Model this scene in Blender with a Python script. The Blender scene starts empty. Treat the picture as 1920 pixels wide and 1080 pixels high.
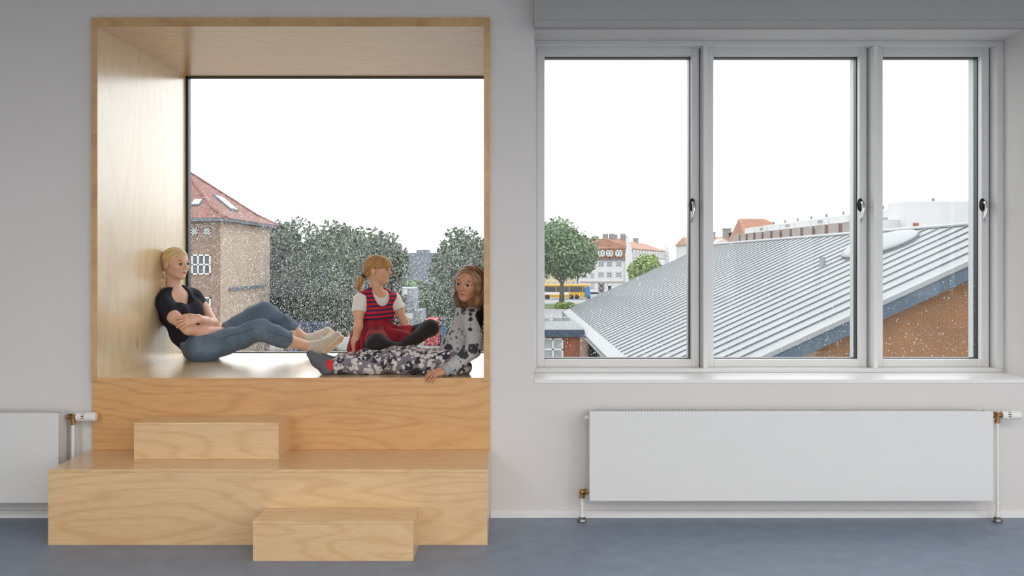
import bpy, bmesh, math, random
import numpy as np
from mathutils import Vector, Matrix, Euler

# ------------------------------------------------------------------ camera, sky, lamps, exposure
F_PX = 1800.0; HX, HY, EYE = 960.0, 488.0, 1.44
scene = bpy.context.scene
col = scene.collection
cam_d = bpy.data.cameras.new('camera'); cam = bpy.data.objects.new('camera', cam_d); col.objects.link(cam)
cam.location = (0, 0, EYE); cam.rotation_euler = (math.pi/2, 0, 0)
cam_d.sensor_width = 36.0; cam_d.lens = 36.0*F_PX/1920.0
cam_d.shift_y = -(540-HY)/1920.0; cam_d.clip_end = 2000; cam_d.clip_start = 0.05
scene.camera = cam
SKY = 2.7
world = bpy.data.worlds.new('overcast_sky'); scene.world = world; world.use_nodes = True
wn = world.node_tree.nodes; wl = world.node_tree.links
bg = wn['Background']; bg.inputs['Strength'].default_value = SKY
tc = wn.new('ShaderNodeTexCoord'); nz = wn.new('ShaderNodeTexNoise'); nz.inputs['Scale'].default_value = 1.6; nz.inputs['Detail'].default_value = 3
cr = wn.new('ShaderNodeValToRGB')
cr.color_ramp.elements[0].position = .3; cr.color_ramp.elements[0].color = (.90, .925, .96, 1)
cr.color_ramp.elements[1].position = .7; cr.color_ramp.elements[1].color = (.98, .99, 1.0, 1)
wl.new(tc.outputs['Generated'], nz.inputs['Vector']); wl.new(nz.outputs['Fac'], cr.inputs['Fac']); wl.new(cr.outputs['Color'], bg.inputs['Color'])
LAMP_W = 40.0
scene.view_settings.view_transform = 'Standard'; scene.view_settings.look = 'None'
scene.view_settings.exposure = 0.0; scene.view_settings.gamma = 1.0; scene.view_settings.use_curve_mapping = False
random.seed(7); rng = np.random.default_rng(7)

def P(px, py, d):
    return Vector(((px-HX)/F_PX*d, d, EYE-(py-HY)/F_PX*d))

# ------------------------------------------------------------------ materials
def srgb(r, g, b):
    f = lambda c: (c/255/12.92) if c/255 <= .04045 else ((c/255+.055)/1.055)**2.4
    return (f(r), f(g), f(b), 1)
MATS = {}
def new_mat(name):
    m = bpy.data.materials.new(name); m.use_nodes = True; MATS[name] = m
    return m, m.node_tree.nodes, m.node_tree.links, m.node_tree.nodes['Principled BSDF']
def plain(name, c, rough=.6, metal=0.0, var=.06, vscale=6.0, bump=0.0, bscale=80.0, spec=.5, stretch=(1,1,1)):
    m, n, l, b = new_mat(name)
    b.inputs['Roughness'].default_value = rough; b.inputs['Metallic'].default_value = metal
    b.inputs['Specular IOR Level'].default_value = spec
    t = n.new('ShaderNodeTexCoord'); mp = n.new('ShaderNodeMapping'); mp.inputs['Scale'].default_value = stretch
    l.new(t.outputs['Object'], mp.inputs['Vector'])
    nt = n.new('ShaderNodeTexNoise'); nt.inputs['Scale'].default_value = vscale; nt.inputs['Detail'].default_value = 4
    l.new(mp.outputs['Vector'], nt.inputs['Vector'])
    r = n.new('ShaderNodeValToRGB')
    r.color_ramp.elements[0].position = .3; r.color_ramp.elements[1].position = .7
    r.color_ramp.elements[0].color = tuple(max(0, x*(1-var)) for x in c[:3])+(1,)
    r.color_ramp.elements[1].color = tuple(min(1, x*(1+var)) for x in c[:3])+(1,)
    l.new(nt.outputs['Fac'], r.inputs['Fac']); l.new(r.outputs['Color'], b.inputs['Base Color'])
    if bump:
        n2 = n.new('ShaderNodeTexNoise'); n2.inputs['Scale'].default_value = bscale; n2.inputs['Detail'].default_value = 3
        l.new(mp.outputs['Vector'], n2.inputs['Vector'])
        bp = n.new('ShaderNodeBump'); bp.inputs['Strength'].default_value = bump; bp.inputs['Distance'].default_value = .01
        l.new(n2.outputs['Fac'], bp.inputs['Height']); l.new(bp.outputs['Normal'], b.inputs['Normal'])
    return m
def math_node(n, l, op, a, b=None):
    x = n.new('ShaderNodeMath'); x.operation = op
    for i, v in enumerate((a, b)):
        if v is None: continue
        if isinstance(v, (int, float)): x.inputs[i].default_value = v
        else: l.new(v, x.inputs[i])
    return x.outputs[0]
def wood(name, c_lo, c_hi, stretch, offs=(0,0,0), freq=26.0, rough=.28, coat=.6):
    """birch ply: contour lines of a stretched noise give the cathedral grain"""
    m, n, l, b = new_mat(name)
    t = n.new('ShaderNodeTexCoord'); mp = n.new('ShaderNodeMapping')
    mp.inputs['Scale'].default_value = stretch; mp.inputs['Location'].default_value = offs
    l.new(t.outputs['Object'], mp.inputs['Vector'])
    n1 = n.new('ShaderNodeTexNoise'); n1.inputs['Scale'].default_value = 1.0; n1.inputs['Detail'].default_value = 1.5; n1.inputs['Roughness'].default_value = .35
    l.new(mp.outputs['Vector'], n1.inputs['Vector'])
    s = math_node(n, l, 'SINE', math_node(n, l, 'MULTIPLY', n1.outputs['Fac'], freq*6.28))
    s = math_node(n, l, 'MULTIPLY', math_node(n, l, 'ADD', s, 1.0), .5)
    s = math_node(n, l, 'POWER', s, 4.0)
    mp2 = n.new('ShaderNodeMapping'); mp2.inputs['Scale'].default_value = tuple(x*14 for x in stretch)
    l.new(t.outputs['Object'], mp2.inputs['Vector'])
    n2 = n.new('ShaderNodeTexNoise'); n2.inputs['Scale'].default_value = 1.0; n2.inputs['Detail'].default_value = 5
    l.new(mp2.outputs['Vector'], n2.inputs['Vector'])
    n3 = n.new('ShaderNodeTexNoise'); n3.inputs['Scale'].default_value = .8; n3.inputs['Detail'].default_value = 2
    l.new(mp.outputs['Vector'], n3.inputs['Vector'])
    fac = math_node(n, l, 'ADD', math_node(n, l, 'MULTIPLY', s, .24), math_node(n, l, 'MULTIPLY', n2.outputs['Fac'], .60))
    fac = math_node(n, l, 'ADD', fac, math_node(n, l, 'MULTIPLY', math_node(n, l, 'SUBTRACT', n3.outputs['Fac'], .5), .35))
    r = n.new('ShaderNodeValToRGB'); r.color_ramp.elements[0].position = .12; r.color_ramp.elements[1].position = .8
    r.color_ramp.elements[0].color = c_hi; r.color_ramp.elements[1].color = c_lo
    l.new(fac, r.inputs['Fac'])
    # small dark knots
    v = n.new('ShaderNodeTexVoronoi'); v.inputs['Scale'].default_value = 1.0
    mp3 = n.new('ShaderNodeMapping'); mp3.inputs['Scale'].default_value = tuple(1.0+.6*x for x in stretch); mp3.inputs['Location'].default_value = offs
    l.new(t.outputs['Object'], mp3.inputs['Vector']); l.new(mp3.outputs['Vector'], v.inputs['Vector'])
    k = n.new('ShaderNodeMapRange'); k.inputs['From Min'].default_value = .02; k.inputs['From Max'].default_value = .07; k.inputs['To Min'].default_value = .55; k.inputs['To Max'].default_value = 0
    l.new(v.outputs['Distance'], k.inputs['Value'])
    mx = n.new('ShaderNodeMixRGB'); mx.inputs['Color2'].default_value = (.22, .10, .035, 1)
    l.new(k.outputs['Result'], mx.inputs['Fac']); l.new(r.outputs['Color'], mx.inputs['Color1'])
    l.new(mx.outputs['Color'], b.inputs['Base Color'])
    b.inputs['Roughness'].default_value = rough
    b.inputs['Coat Weight'].default_value = coat; b.inputs['Coat Roughness'].default_value = .22 if coat > .5 else .34; b.inputs['Coat IOR'].default_value = 1.65 if coat > .9 else 1.5
    return m
def glass(name, dens, size, zlo=None, zhi=None, tint=(.96, .975, .97, 1)):
    """window pane with rain drops on its outer face"""
    m, n, l, b = new_mat(name); n.remove(b)
    out = n['Material Output']
    tr = n.new('ShaderNodeBsdfTransparent'); tr.inputs['Color'].default_value = tint
    gl = n.new('ShaderNodeBsdfGlossy'); gl.inputs['Roughness'].default_value = .02
    fr = n.new('ShaderNodeFresnel'); fr.inputs['IOR'].default_value = 1.45
    mx = n.new('ShaderNodeMixShader'); l.new(math_node(n, l, 'MULTIPLY', fr.outputs[0], .8), mx.inputs['Fac']); l.new(tr.outputs[0], mx.inputs[1]); l.new(gl.outputs[0], mx.inputs[2])
    t = n.new('ShaderNodeTexCoord'); tot = None
    for i, (sc, dn) in enumerate(((size, dens), (size*.47, dens*.7))):
        mp = n.new('ShaderNodeMapping'); mp.inputs['Scale'].default_value = (sc, 0.0, sc*.72); mp.inputs['Location'].default_value = (3.7*i, 0, 1.3*i)
        l.new(t.outputs['Object'], mp.inputs['Vector'])
        v = n.new('ShaderNodeTexVoronoi'); v.voronoi_dimensions = '3D'; l.new(mp.outputs['Vector'], v.inputs['Vector'])
        sep = n.new('ShaderNodeSeparateColor'); l.new(v.outputs['Color'], sep.inputs[0])
        # a random share of the cells hold a drop, of random radius
        rad = math_node(n, l, 'MULTIPLY', math_node(n, l, 'ADD', sep.outputs[1], .35), .34)
        on = math_node(n, l, 'LESS_THAN', v.outputs['Distance'], rad)
        pn = n.new('ShaderNodeTexNoise'); pn.inputs['Scale'].default_value = 2.2; pn.inputs['Detail'].default_value = 2; l.new(t.outputs['Object'], pn.inputs['Vector'])
        thr = math_node(n, l, 'MULTIPLY', math_node(n, l, 'ADD', pn.outputs['Fac'], .5), dn)
        if zlo is not None:
            sx = n.new('ShaderNodeSeparateXYZ'); l.new(t.outputs['Object'], sx.inputs[0])
            mr = n.new('ShaderNodeMapRange'); mr.inputs['From Min'].default_value = zlo; mr.inputs['From Max'].default_value = zhi
            mr.inputs['To Min'].default_value = 1.0; mr.inputs['To Max'].default_value = .12
            l.new(sx.outputs[2], mr.inputs['Value']); thr = math_node(n, l, 'MULTIPLY', thr, mr.outputs['Result'])
        d = math_node(n, l, 'MULTIPLY', on, math_node(n, l, 'LESS_THAN', sep.outputs[0], thr))
        tot = d if tot is None else math_node(n, l, 'MAXIMUM', tot, d)
    tl = n.new('ShaderNodeBsdfTranslucent'); tl.inputs['Color'].default_value = (.86, .9, .92, 1)
    m2 = n.new('ShaderNodeMixShader'); l.new(math_node(n, l, 'MULTIPLY', tot, .85), m2.inputs['Fac']); l.new(mx.outputs[0], m2.inputs[1]); l.new(tl.outputs[0], m2.inputs[2])
    l.new(m2.outputs[0], out.inputs['Surface'])
    return m

# ------------------------------------------------------------------ mesh helpers
def link(name, me, mat=None, parent=None, smooth=False, bevel=0.0):
    o = bpy.data.objects.new(name, me); col.objects.link(o)
    if mat is not None:
        for mm in (mat if isinstance(mat, (list, tuple)) else [mat]):
            me.materials.append(MATS[mm] if isinstance(mm, str) else mm)
    if parent is not None: o.parent = parent
    if smooth: me.polygons.foreach_set('use_smooth', [True]*len(me.polygons))
    if bevel:
        bv = o.modifiers.new('edge', 'BEVEL'); bv.width = bevel; bv.segments = 2; bv.limit_method = 'ANGLE'
    return o
class MB:
    def __init__(s): s.v = []; s.f = []; s.mi = []
    def add(s, vs, fs, mi=0):
        k = len(s.v); s.v += [tuple(x) for x in vs]; s.f += [tuple(i+k for i in f) for f in fs]; s.mi += [mi]*len(fs); return s
    def box(s, a, b, mi=0):
        x0, x1 = sorted((a[0], b[0])); y0, y1 = sorted((a[1], b[1])); z0, z1 = sorted((a[2], b[2]))
        vs = [(x0,y0,z0),(x1,y0,z0),(x1,y1,z0),(x0,y1,z0),(x0,y0,z1),(x1,y0,z1),(x1,y1,z1),(x0,y1,z1)]
        return s.add(vs, [(0,3,2,1),(4,5,6,7),(0,1,5,4),(1,2,6,5),(2,3,7,6),(3,0,4,7)], mi)
    def tube(s, pts, rad, seg=10, cap=True, mi=0):
        pts = [Vector(p) for p in pts]; rad = [rad]*len(pts) if isinstance(rad, (int, float)) else rad
        vs = []; fs = []; prev = None
        for i, p in enumerate(pts):
            t = (pts[min(i+1, len(pts)-1)]-pts[max(i-1, 0)]).normalized()
            if prev is None:
                u = t.orthogonal().normalized()
            else:
                u = (prev-t*prev.dot(t)).normalized()
            prev = u; w = t.cross(u)
            for k in range(seg):
                a = 2*math.pi*k/seg; vs.append(p+(u*math.cos(a)+w*math.sin(a))*rad[i])
        for i in range(len(pts)-1):
            for k in range(seg):
                k2 = (k+1) % seg; fs.append((i*seg+k, i*seg+k2, (i+1)*seg+k2, (i+1)*seg+k))
        if cap:
            fs.append(tuple(range(seg-1, -1, -1))); fs.append(tuple(range((len(pts)-1)*seg, len(pts)*seg)))
        return s.add(vs, fs, mi)
    def ball(s, c, r, su=12, sv=8, mi=0, rot=None):
        r = (r, r, r) if isinstance(r, (int, float)) else r; c = Vector(c); vs = []; fs = []
        for j in range(sv+1):
            th = math.pi*j/sv
            for i in range(su):
                ph = 2*math.pi*i/su
                q = Vector((r[0]*math.sin(th)*math.cos(ph), r[1]*math.sin(th)*math.sin(ph), r[2]*math.cos(th)))
                vs.append(c+(rot @ q if rot else q))
        for j in range(sv):
            for i in range(su):
                i2 = (i+1) % su; fs.append((j*su+i, (j+1)*su+i, (j+1)*su+i2, j*su+i2))
        return s.add(vs, fs, mi)
    def prism(s, poly, a0, a1, axis=1, mi=0):
        """polygon in the plane across `axis`, extruded from a0 to a1"""
        n = len(poly)
        def pt(q, a):
            v = [q[0], q[1]]; v.insert(axis, a); return tuple(v)
        vs = [pt(q, a0) for q in poly]+[pt(q, a1) for q in poly]
        fs = [tuple(range(n)), tuple(range(2*n-1, n-1, -1))]+[(i, i+n, (i+1) % n+n, (i+1) % n) for i in range(n)]
        return s.add(vs, fs, mi)
    def mesh(s, name='m'):
        me = bpy.data.meshes.new(name); me.from_pydata(s.v, [], s.f); 
        if any(s.mi): me.polygons.foreach_set('material_index', s.mi)
        bm = bmesh.new(); bm.from_mesh(me); bmesh.ops.recalc_face_normals(bm, faces=bm.faces); bm.to_mesh(me); bm.free()
        me.update(); return me
    def build(s, name, mat, parent=None, smooth=False, bevel=0.0):
        return link(name, s.mesh(name), mat, parent, smooth, bevel)
def tag(o, label=None, cat=None, group=None, kind=None):
    if label: o['label'] = label
    if cat: o['category'] = cat
    if group: o['group'] = group
    if kind: o['kind'] = kind
    return o
def thing(name, label, cat, loc=(0,0,0), group=None, kind=None):
    o = bpy.data.objects.new(name, None); col.objects.link(o); o.empty_display_size = .1
    o.location = loc
    return tag(o, label, cat, group, kind)
def keep(o, parent):
    """parent a mesh that was built in world coordinates"""
    o.parent = parent; o.matrix_parent_inverse = Matrix.Translation(-Vector(parent.location)); return o
def part(mb, name, mat, parent, smooth=False, bevel=0.0):
    return keep(mb.build(name, mat, None, smooth, bevel), parent)
def sub(mb, name, mat, parent_part, smooth=False, bevel=0.0):
    o = mb.build(name, mat, None, smooth, bevel); o.parent = parent_part; return o
# ------------------------------------------------------------------ materials of the room
wall_m = plain('wall_paint', srgb(218, 214, 211), .75, var=.012, vscale=1.5, bump=.05, bscale=220)
plain('white_paint', srgb(232, 231, 229), .35, var=.01)
plain('sash_white', srgb(224, 223, 222), .38, var=.01)
plain('radiator_white', srgb(222, 221, 219), .32, var=.01)
plain('dark_gasket', srgb(26, 32, 36), .4, var=.05)
plain('alu_light', srgb(196, 204, 206), .4, var=.03)
plain('blind_grey', srgb(170, 169, 166), .7, var=.02)
plain('black_plastic', srgb(20, 20, 24), .35)
plain('steel', (.62, .62, .61, 1), .25, metal=1.0)
plain('brass', (.42, .25, .10, 1), .35, metal=1.0, var=.3, vscale=60)
plain('chrome_dark', (.3, .28, .26, 1), .3, metal=1.0)
plain('pipe_white', srgb(232, 230, 226), .35, var=.01)
plain('ceiling_white', srgb(238, 238, 236), .8, var=.01)
plain('linoleum', srgb(122, 136, 155), .42, var=.10, vscale=9, bump=.02, bscale=300)
BL, BH = srgb(202, 160, 110), srgb(228, 194, 148)
wood('birch_x', BL, BH, (.75, 3.0, 5.2), (3.1, 0, 7.7), 13.0)
wood('birch_x_shaded', srgb(192, 134, 74), srgb(220, 170, 108), (.7, 3.0, 4.6), (11.0, 4, 2.2), 13.0)  # same birch as the bench, shade and warm bounce put into the colour
wood('birch_step', BL, BH, (1.3, 3.5, 6.5), (1.7, 9.1, 4.0), 11.0)
wood('birch_z_sheen', srgb(216, 190, 146), srgb(234, 214, 176), (2.6, 2.6, .55), (5, 2, 1), 9.0, .28, 1.0)  # same plywood, lightened so the colour carries the reflected sky
wood('birch_seat', srgb(208, 176, 128), srgb(228, 202, 160), (.7, 3.0, 4.0), (2, 5, 3), 8.0, .34, 1.0)
wood('birch_edge', srgb(176, 128, 74), srgb(214, 170, 114), (2.2, 2.2, 2.2), (0, 2, 1), 3.0, .35)
glass('rain_glass', .44, 88.0, 1.25, 2.2)
glass('clean_glass', .07, 75.0, .9, 1.9)

W = 5.373                    # inner face of the front wall
SEAT = .784
NL, NR, NT = -2.306, -.157, 2.74    # niche inside
NO_L, NO_R, NO_T = -2.341, -.122, 2.79
NB = 6.79                    # niche back
WL, WR, WT, WB = .125, 2.92, 2.746, .774    # opening of the window band
XL, XR, YB, CE = -5.2, 4.1, -4.2, 3.15
WO = 6.02                    # outer face of the wall

# floor, ceiling, walls
tag(MB().box((XL, YB, -.25), (XR, WO, 0)).build('floor', 'linoleum'), kind='structure')
tag(MB().box((XL, YB, CE), (XR, WO, CE+.25)).build('ceiling', 'ceiling_white'), kind='structure')
m = MB()
m.box((XL-.3, W, -.25), (NO_L, WO, CE+.25)).box((NO_L, W, -.25), (NO_R, WO, .40)).box((NO_L, W, NO_T), (NO_R, WO, CE+.25))
m.box((NO_R, W, -.25), (WL, WO, CE+.25)).box((WL, W, -.25), (WR, WO, WB-.02)).box((WL, W, WT), (WR, WO, CE+.25)).box((WR, W, -.25), (XR+.3, WO, CE+.25))
tag(m.build('wall_front', 'wall_paint'), kind='structure')
tag(MB().box((XL-.3, YB-.3, -.25), (XL, W, CE+.25)).build('wall_left', 'wall_paint'), kind='structure')
# right wall with a wide window opening, back wall with another: the daylight of the rest of the room
m = MB(); ry0, ry1, rz0, rz1 = -3.6, 4.3, .12, 2.75
m.box((XR, YB-.3, -.25), (XR+.3, ry0, CE+.25)).box((XR, ry1, -.25), (XR+.3, W, CE+.25)).box((XR, ry0, -.25), (XR+.3, ry1, rz0)).box((XR, ry0, rz1), (XR+.3, ry1, CE+.25))
tag(m.build('wall_right', 'wall_paint'), kind='structure')
m = MB(); bx0, bx1 = -4.8, 3.8
m.box((XL, YB-.3, -.25), (bx0, YB, CE+.25)).box((bx1, YB-.3, -.25), (XR, YB, CE+.25)).box((bx0, YB-.3, -.25), (bx1, YB, .12)).box((bx0, YB-.3, 2.75), (bx1, YB, CE+.25))
tag(m.build('wall_back', 'wall_paint'), kind='structure')
def side_window(name, axis, a0, a1, z0, z1, at):
    root = thing(name, None, None, kind='structure')
    f = MB(); n = 4
    def bx(u0, u1, v0, v1):
        if axis == 'y': f.box((at, u0, v0), (at+.08, u1, v1))
        else: f.box((u0, at, v0), (u1, at+.08, v1))
    bx(a0, a1, z0, z0+.06); bx(a0, a1, z1-.06, z1)
    for i in range(n+1):
        u = a0+(a1-a0-.06)*i/n; bx(u, u+.06, z0, z1)
    part(f, 'window_frame', 'white_paint', root)
side_window('window_5', 'y', ry0, ry1, rz0, rz1, XR+.1)
side_window('window_6', 'x', bx0, bx1, .12, 2.75, YB-.2)
# baseboards
for nm, a, b in (('baseboard_right', (NO_R, W-.014, 0), (XR, W, .042)), ('baseboard_left', (XL, W-.014, 0), (NO_L, W, .042))):
    tag(MB().box(a, b).build(nm, 'white_paint', bevel=.003), kind='structure')
# ceiling lamps of the room
def ceiling_lamp(x, y, label):
    r = thing('ceiling_lamp', label, 'ceiling lamp', (x, y, CE), 'ceiling panel lamps')
    part(MB().box((x-.62, y-.32, CE-.05), (x+.62, y+.32, CE-.0005)), 'lamp_housing', 'white_paint', r, bevel=.004)
    ld = bpy.data.lights.new('lamp_light', 'AREA'); ld.shape = 'RECTANGLE'; ld.size = 1.16; ld.size_y = .56; ld.energy = LAMP_W; ld.color = (1.0, .94, .87)
    lo = bpy.data.objects.new('lamp_light', ld); col.objects.link(lo); lo.location = (x, y, CE-.055); keep(lo, r)
for x in (-3.2, 0.3, 3.0):
    for y in (-1.9, 1.3):
        ceiling_lamp(x, y, 'white ceiling panel lamp in the middle of the room')

# ------------------------------------------------------------------ plywood window seat
r = thing('window_seat', 'birch plywood window seat lining a deep niche, with a tall front panel', 'window seat', (-1.23, W, 0))
FD = 5.34
part(MB().box((NO_L, FD, SEAT-.018), (NL, NB+.02, NO_T)), 'side_panel', 'birch_z_sheen', r, bevel=.0015)
part(MB().box((NR, FD, SEAT-.018), (NO_R, NB+.02, NO_T)), 'side_panel', 'birch_z_sheen', r, bevel=.0015)
part(MB().box((NL, FD, NT), (NR, NB+.02, NO_T)), 'top_panel', 'birch_x', r, bevel=.0015)
part(MB().box((NL, FD+.022, SEAT-.03), (NR, NB+.02, SEAT)), 'seat_board', 'birch_seat', r)
part(MB().box((NO_L, FD+.012, .383), (NO_R, W+.03, SEAT-.0005)), 'front_panel', 'birch_x_shaded', r, bevel=.0015)
part(MB().box((NO_L, FD-.002, SEAT-.018), (NL, FD, NO_T)), 'edge_strip', 'birch_edge', r)
part(MB().box((NR, FD-.002, SEAT-.018), (NO_R, FD, NO_T)), 'edge_strip', 'birch_edge', r)
part(MB().box((NL, FD-.002, NT), (NR, FD, NO_T)), 'edge_strip', 'birch_edge', r)
r = thing('plywood_bench', 'long birch plywood bench running below the window seat', 'bench', (-1.23, 5.1, 0))
part(MB().box((-2.345, 4.852, 0), (-.124, 4.870, .365)), 'front_panel', 'birch_x', r, bevel=.0015)
part(MB().box((-2.345, 4.852, .365), (-.124, W-.0, .383)), 'top_board', 'birch_step', r, bevel=.002)
part(MB().box((-2.345, 4.870, 0), (-2.327, W, .365)), 'side_panel', 'birch_x', r)
part(MB().box((-.142, 4.870, 0), (-.124, W-.015, .365)), 'side_panel', 'birch_x', r)
def step(x0, x1, y0, y1, z0, z1, label, mt):
    r = thing('step_box', label, 'step', ((x0+x1)/2, (y0+y1)/2, z0), 'plywood step boxes')
    part(MB().box((x0, y0, z0), (x1, y0+.016, z1-.016)), 'front_panel', mt, r, bevel=.0015)
    part(MB().box((x0, y0, z1-.016), (x1, y1, z1)), 'tread', mt, r, bevel=.002)
    for a in (x0, x1-.016): part(MB().box((a, y0+.016, z0), (a+.016, y1, z1-.016)), 'side_panel', mt, r)
step(-1.241, -.472, 4.595, 4.852, 0, .190, 'low birch plywood step box standing on the blue floor', 'birch_step')
step(-2.006, -1.238, 5.092, 5.352, .383, .577, 'birch plywood step box standing on the long bench', 'birch_x')

# big fixed pane at the back of the niche
r = thing('window_1', 'large fixed pane covered in rain drops behind the window seat', None, (-1.23, NB, SEAT), kind='structure')
f = MB(); fy0, fy1 = NB-.005, NB+.05
f.box((NL, fy0, SEAT), (NL+.018, fy1, NT)).box((NR-.018, fy0, SEAT), (NR, fy1, NT)).box((NL, fy0, NT-.010), (NR, fy1, NT)).box((NL, fy0+.02, SEAT), (NR, fy1, SEAT+.006))
part(f, 'window_frame', 'dark_gasket', r)
part(MB().add([(NL, NB+.02, SEAT), (NR, NB+.02, SEAT), (NR, NB+.02, NT), (NL, NB+.02, NT)], [(0, 1, 2, 3)]), 'pane', 'rain_glass', r)

# ------------------------------------------------------------------ band of three casements
DF, DS = 5.70, 5.78          # front of the fixed frame, front of the sashes
zb, zt = WB+.0, WT
m = MB()
m.box((WL, DF, zb+.024), (WL+.022, DS+.14, zt-.03)).box((2.88, DF, zb+.024), (WR, DS+.14, zt-.03))
m.box((WL, DF, zt-.030), (WR, DS+.14, zt)).box((WL, DF, zb), (WR, DS+.14, zb+.024))
m.box((1.137, DF, zb+.024), (1.162, DS+.011, zt-.03)).box((2.147, DF, zb+.024), (2.175, DS+.011, zt-.03))
m.box((1.127, DS+.012, zb+.024), (1.172, DS+.14, zt-.03)).box((2.138, DS+.012, zb+.024), (2.185, DS+.14, zt-.03))
tag(m.build('trim_1', 'sash_white', bevel=.003), kind='structure')
# reveal lining + sill
tag(MB().box((WL, W-.006, WB-.022), (WR+.06, DF+.01, WB)).build('trim_2', 'white_paint', bevel=.003), kind='structure')
zs0, zs1 = EYE-(688-HY)*DS/F_PX, EYE-(89-HY)*DS/F_PX
zg0, zg1 = EYE-(674-HY)*DS/F_PX, EYE-(104-HY)*DS/F_PX
def casement(k, x0, x1, g0, g1):
    r = thing('window_%d' % k, None, None, ((x0+x1)/2, DS, zs0), kind='structure')
    m = MB(); y0, y1 = DS, DS+.05
    m.box((x0, y0, zs0), (g0, y1, zs1)).box((g1, y0, zs0), (x1, y1, zs1)).box((g0, y0, zs0), (g1, y1, zg0)).box((g0, y0, zg1), (g1, y1, zs1))
    part(m, 'sash', 'sash_white', r, bevel=.003)
    m = MB(); e = .005   # gap gasket round the sash and glazing bead
    y0, y1 = DS+.012, DS+.05
    m.box((x0-.007, y0, zs0-.007), (x0, y1, zs1+.007)).box((x1, y0, zs0-.007), (x1+.007, y1, zs1+.007)).box((x0-.007, y0, zs0-.007), (x1+.007, y1, zs0)).box((x0-.007, y0, zs1), (x1+.007, y1, zs1+.007))
    y0, y1 = DS+.05, DS+.095
    m.box((g0-.02, y0, zg0-.02), (g0+e*.4, y1, zg1+.02)).box((g1-e, y0, zg0-.02), (g1+.02, y1, zg1+.02)).box((g0, y0, zg0-.02), (g1, y1, zg0+e)).box((g0, y0, zg1-e), (g1, y1, zg1+.02))
    part(m, 'gasket', 'dark_gasket', r)
    m = MB(); y0, y1 = DS+.096, DS+.17
    m.box((x0, y0, zs0), (g0-.004, y1, zs1)).box((g1, y0, zs0), (x1, y1, zs1)).box((x0, y0, zs0), (x1, y1, zg0-.004)).box((x0, y0, zg1+.006), (x1, y1, zs1))
    part(m, 'outer_frame', 'alu_light', r)
    part(MB().add([(g0-.01, DS+.075, zg0-.01), (g1+.01, DS+.075, zg0-.01), (g1+.01, DS+.075, zg1+.01), (g0-.01, DS+.075, zg1+.01)], [(0, 1, 2, 3)]), 'pane', 'clean_glass', r)
    hx, hz = x1-.042, EYE-(381-HY)*DS/F_PX
    h = part(MB().ball((hx, DS-.004, hz-.01), (.020, .012, .040), 16, 10), 'handle_rosette', 'black_plastic', r, smooth=True)
    m = MB(); m.tube([(hx, DS-.005, hz), (hx, DS-.045, hz), (hx+.002, DS-.052, hz-.008), (hx+.001, DS-.054, hz-.05), (hx-.008, DS-.052, hz-.085), (hx-.013, DS-.050, hz-.118)], [.009, .009, .010, .0085, .0075, .006], 10)
    o = part(m, 'handle', 'steel', r, smooth=True)
casement(2, .150, 1.126, .196, 1.082)
casement(3, 1.172, 2.137, 1.214, 2.094)
casement(4, 2.186, 2.872, 2.234, 2.828)
# roller blind cassette above the window band
r = thing('roller_blind', 'grey roller blind cassette mounted above the casement windows', 'blind', (1.5, W-.05, 2.73))
bd = 5.24
bx = (1001-HX)/F_PX*bd
part(MB().box((bx, bd, EYE+(HY-39)/F_PX*bd), (3.6, W, CE-.02)), 'cassette', 'blind_grey', r, bevel=.004)
part(MB().box((bx+.003, bd-.004, EYE+(HY-51)/F_PX*bd), (3.6, bd+.06, EYE+(HY-38)/F_PX*bd)), 'bottom_rail', 'blind_grey', r, bevel=.004)

# ------------------------------------------------------------------ radiators
def radiator(x0, x1, zb, zt, label):
    r = thing('radiator', label, 'radiator', ((x0+x1)/2, W-.09, zb), 'panel radiators')
    yf = 5.225; yb = W-.035
    part(MB().box((x0, yf, zb), (x1, yf+.016, zt)), 'front_plate', 'radiator_white', r, bevel=.004)
    part(MB().box((x0+.01, yf+.10, zb+.02), (x1-.01, yf+.114, zt-.02)), 'rear_plate', 'radiator_white', r)
    for x in (x0+.002, x1-.014): part(MB().box((x, yf+.010, zb+.006), (x+.012, yb-.004, zt-.003)), 'end_plate', 'radiator_white', r, bevel=.003)
    m = MB().box((x0+.014, yf+.012, zt-.008), (x1-.014, yf+.022, zt+.001)).box((x0+.014, yb-.016, zt-.008), (x1-.014, yb-.006, zt+.001))
    x = x0+.05
    while x < x1-.05:
        m.box((x, yf+.02, zt-.010), (x+.008, yb-.01, zt)); x += .0175
    tag(part(m, 'top_grille', 'radiator_white', r), kind='stuff')
    for x in (x0+.3, x1-.3): part(MB().box((x-.02, yf+.11, zb+.05), (x+.02, W, zt-.05)), 'wall_bracket', 'radiator_white', r)
    return r
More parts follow.
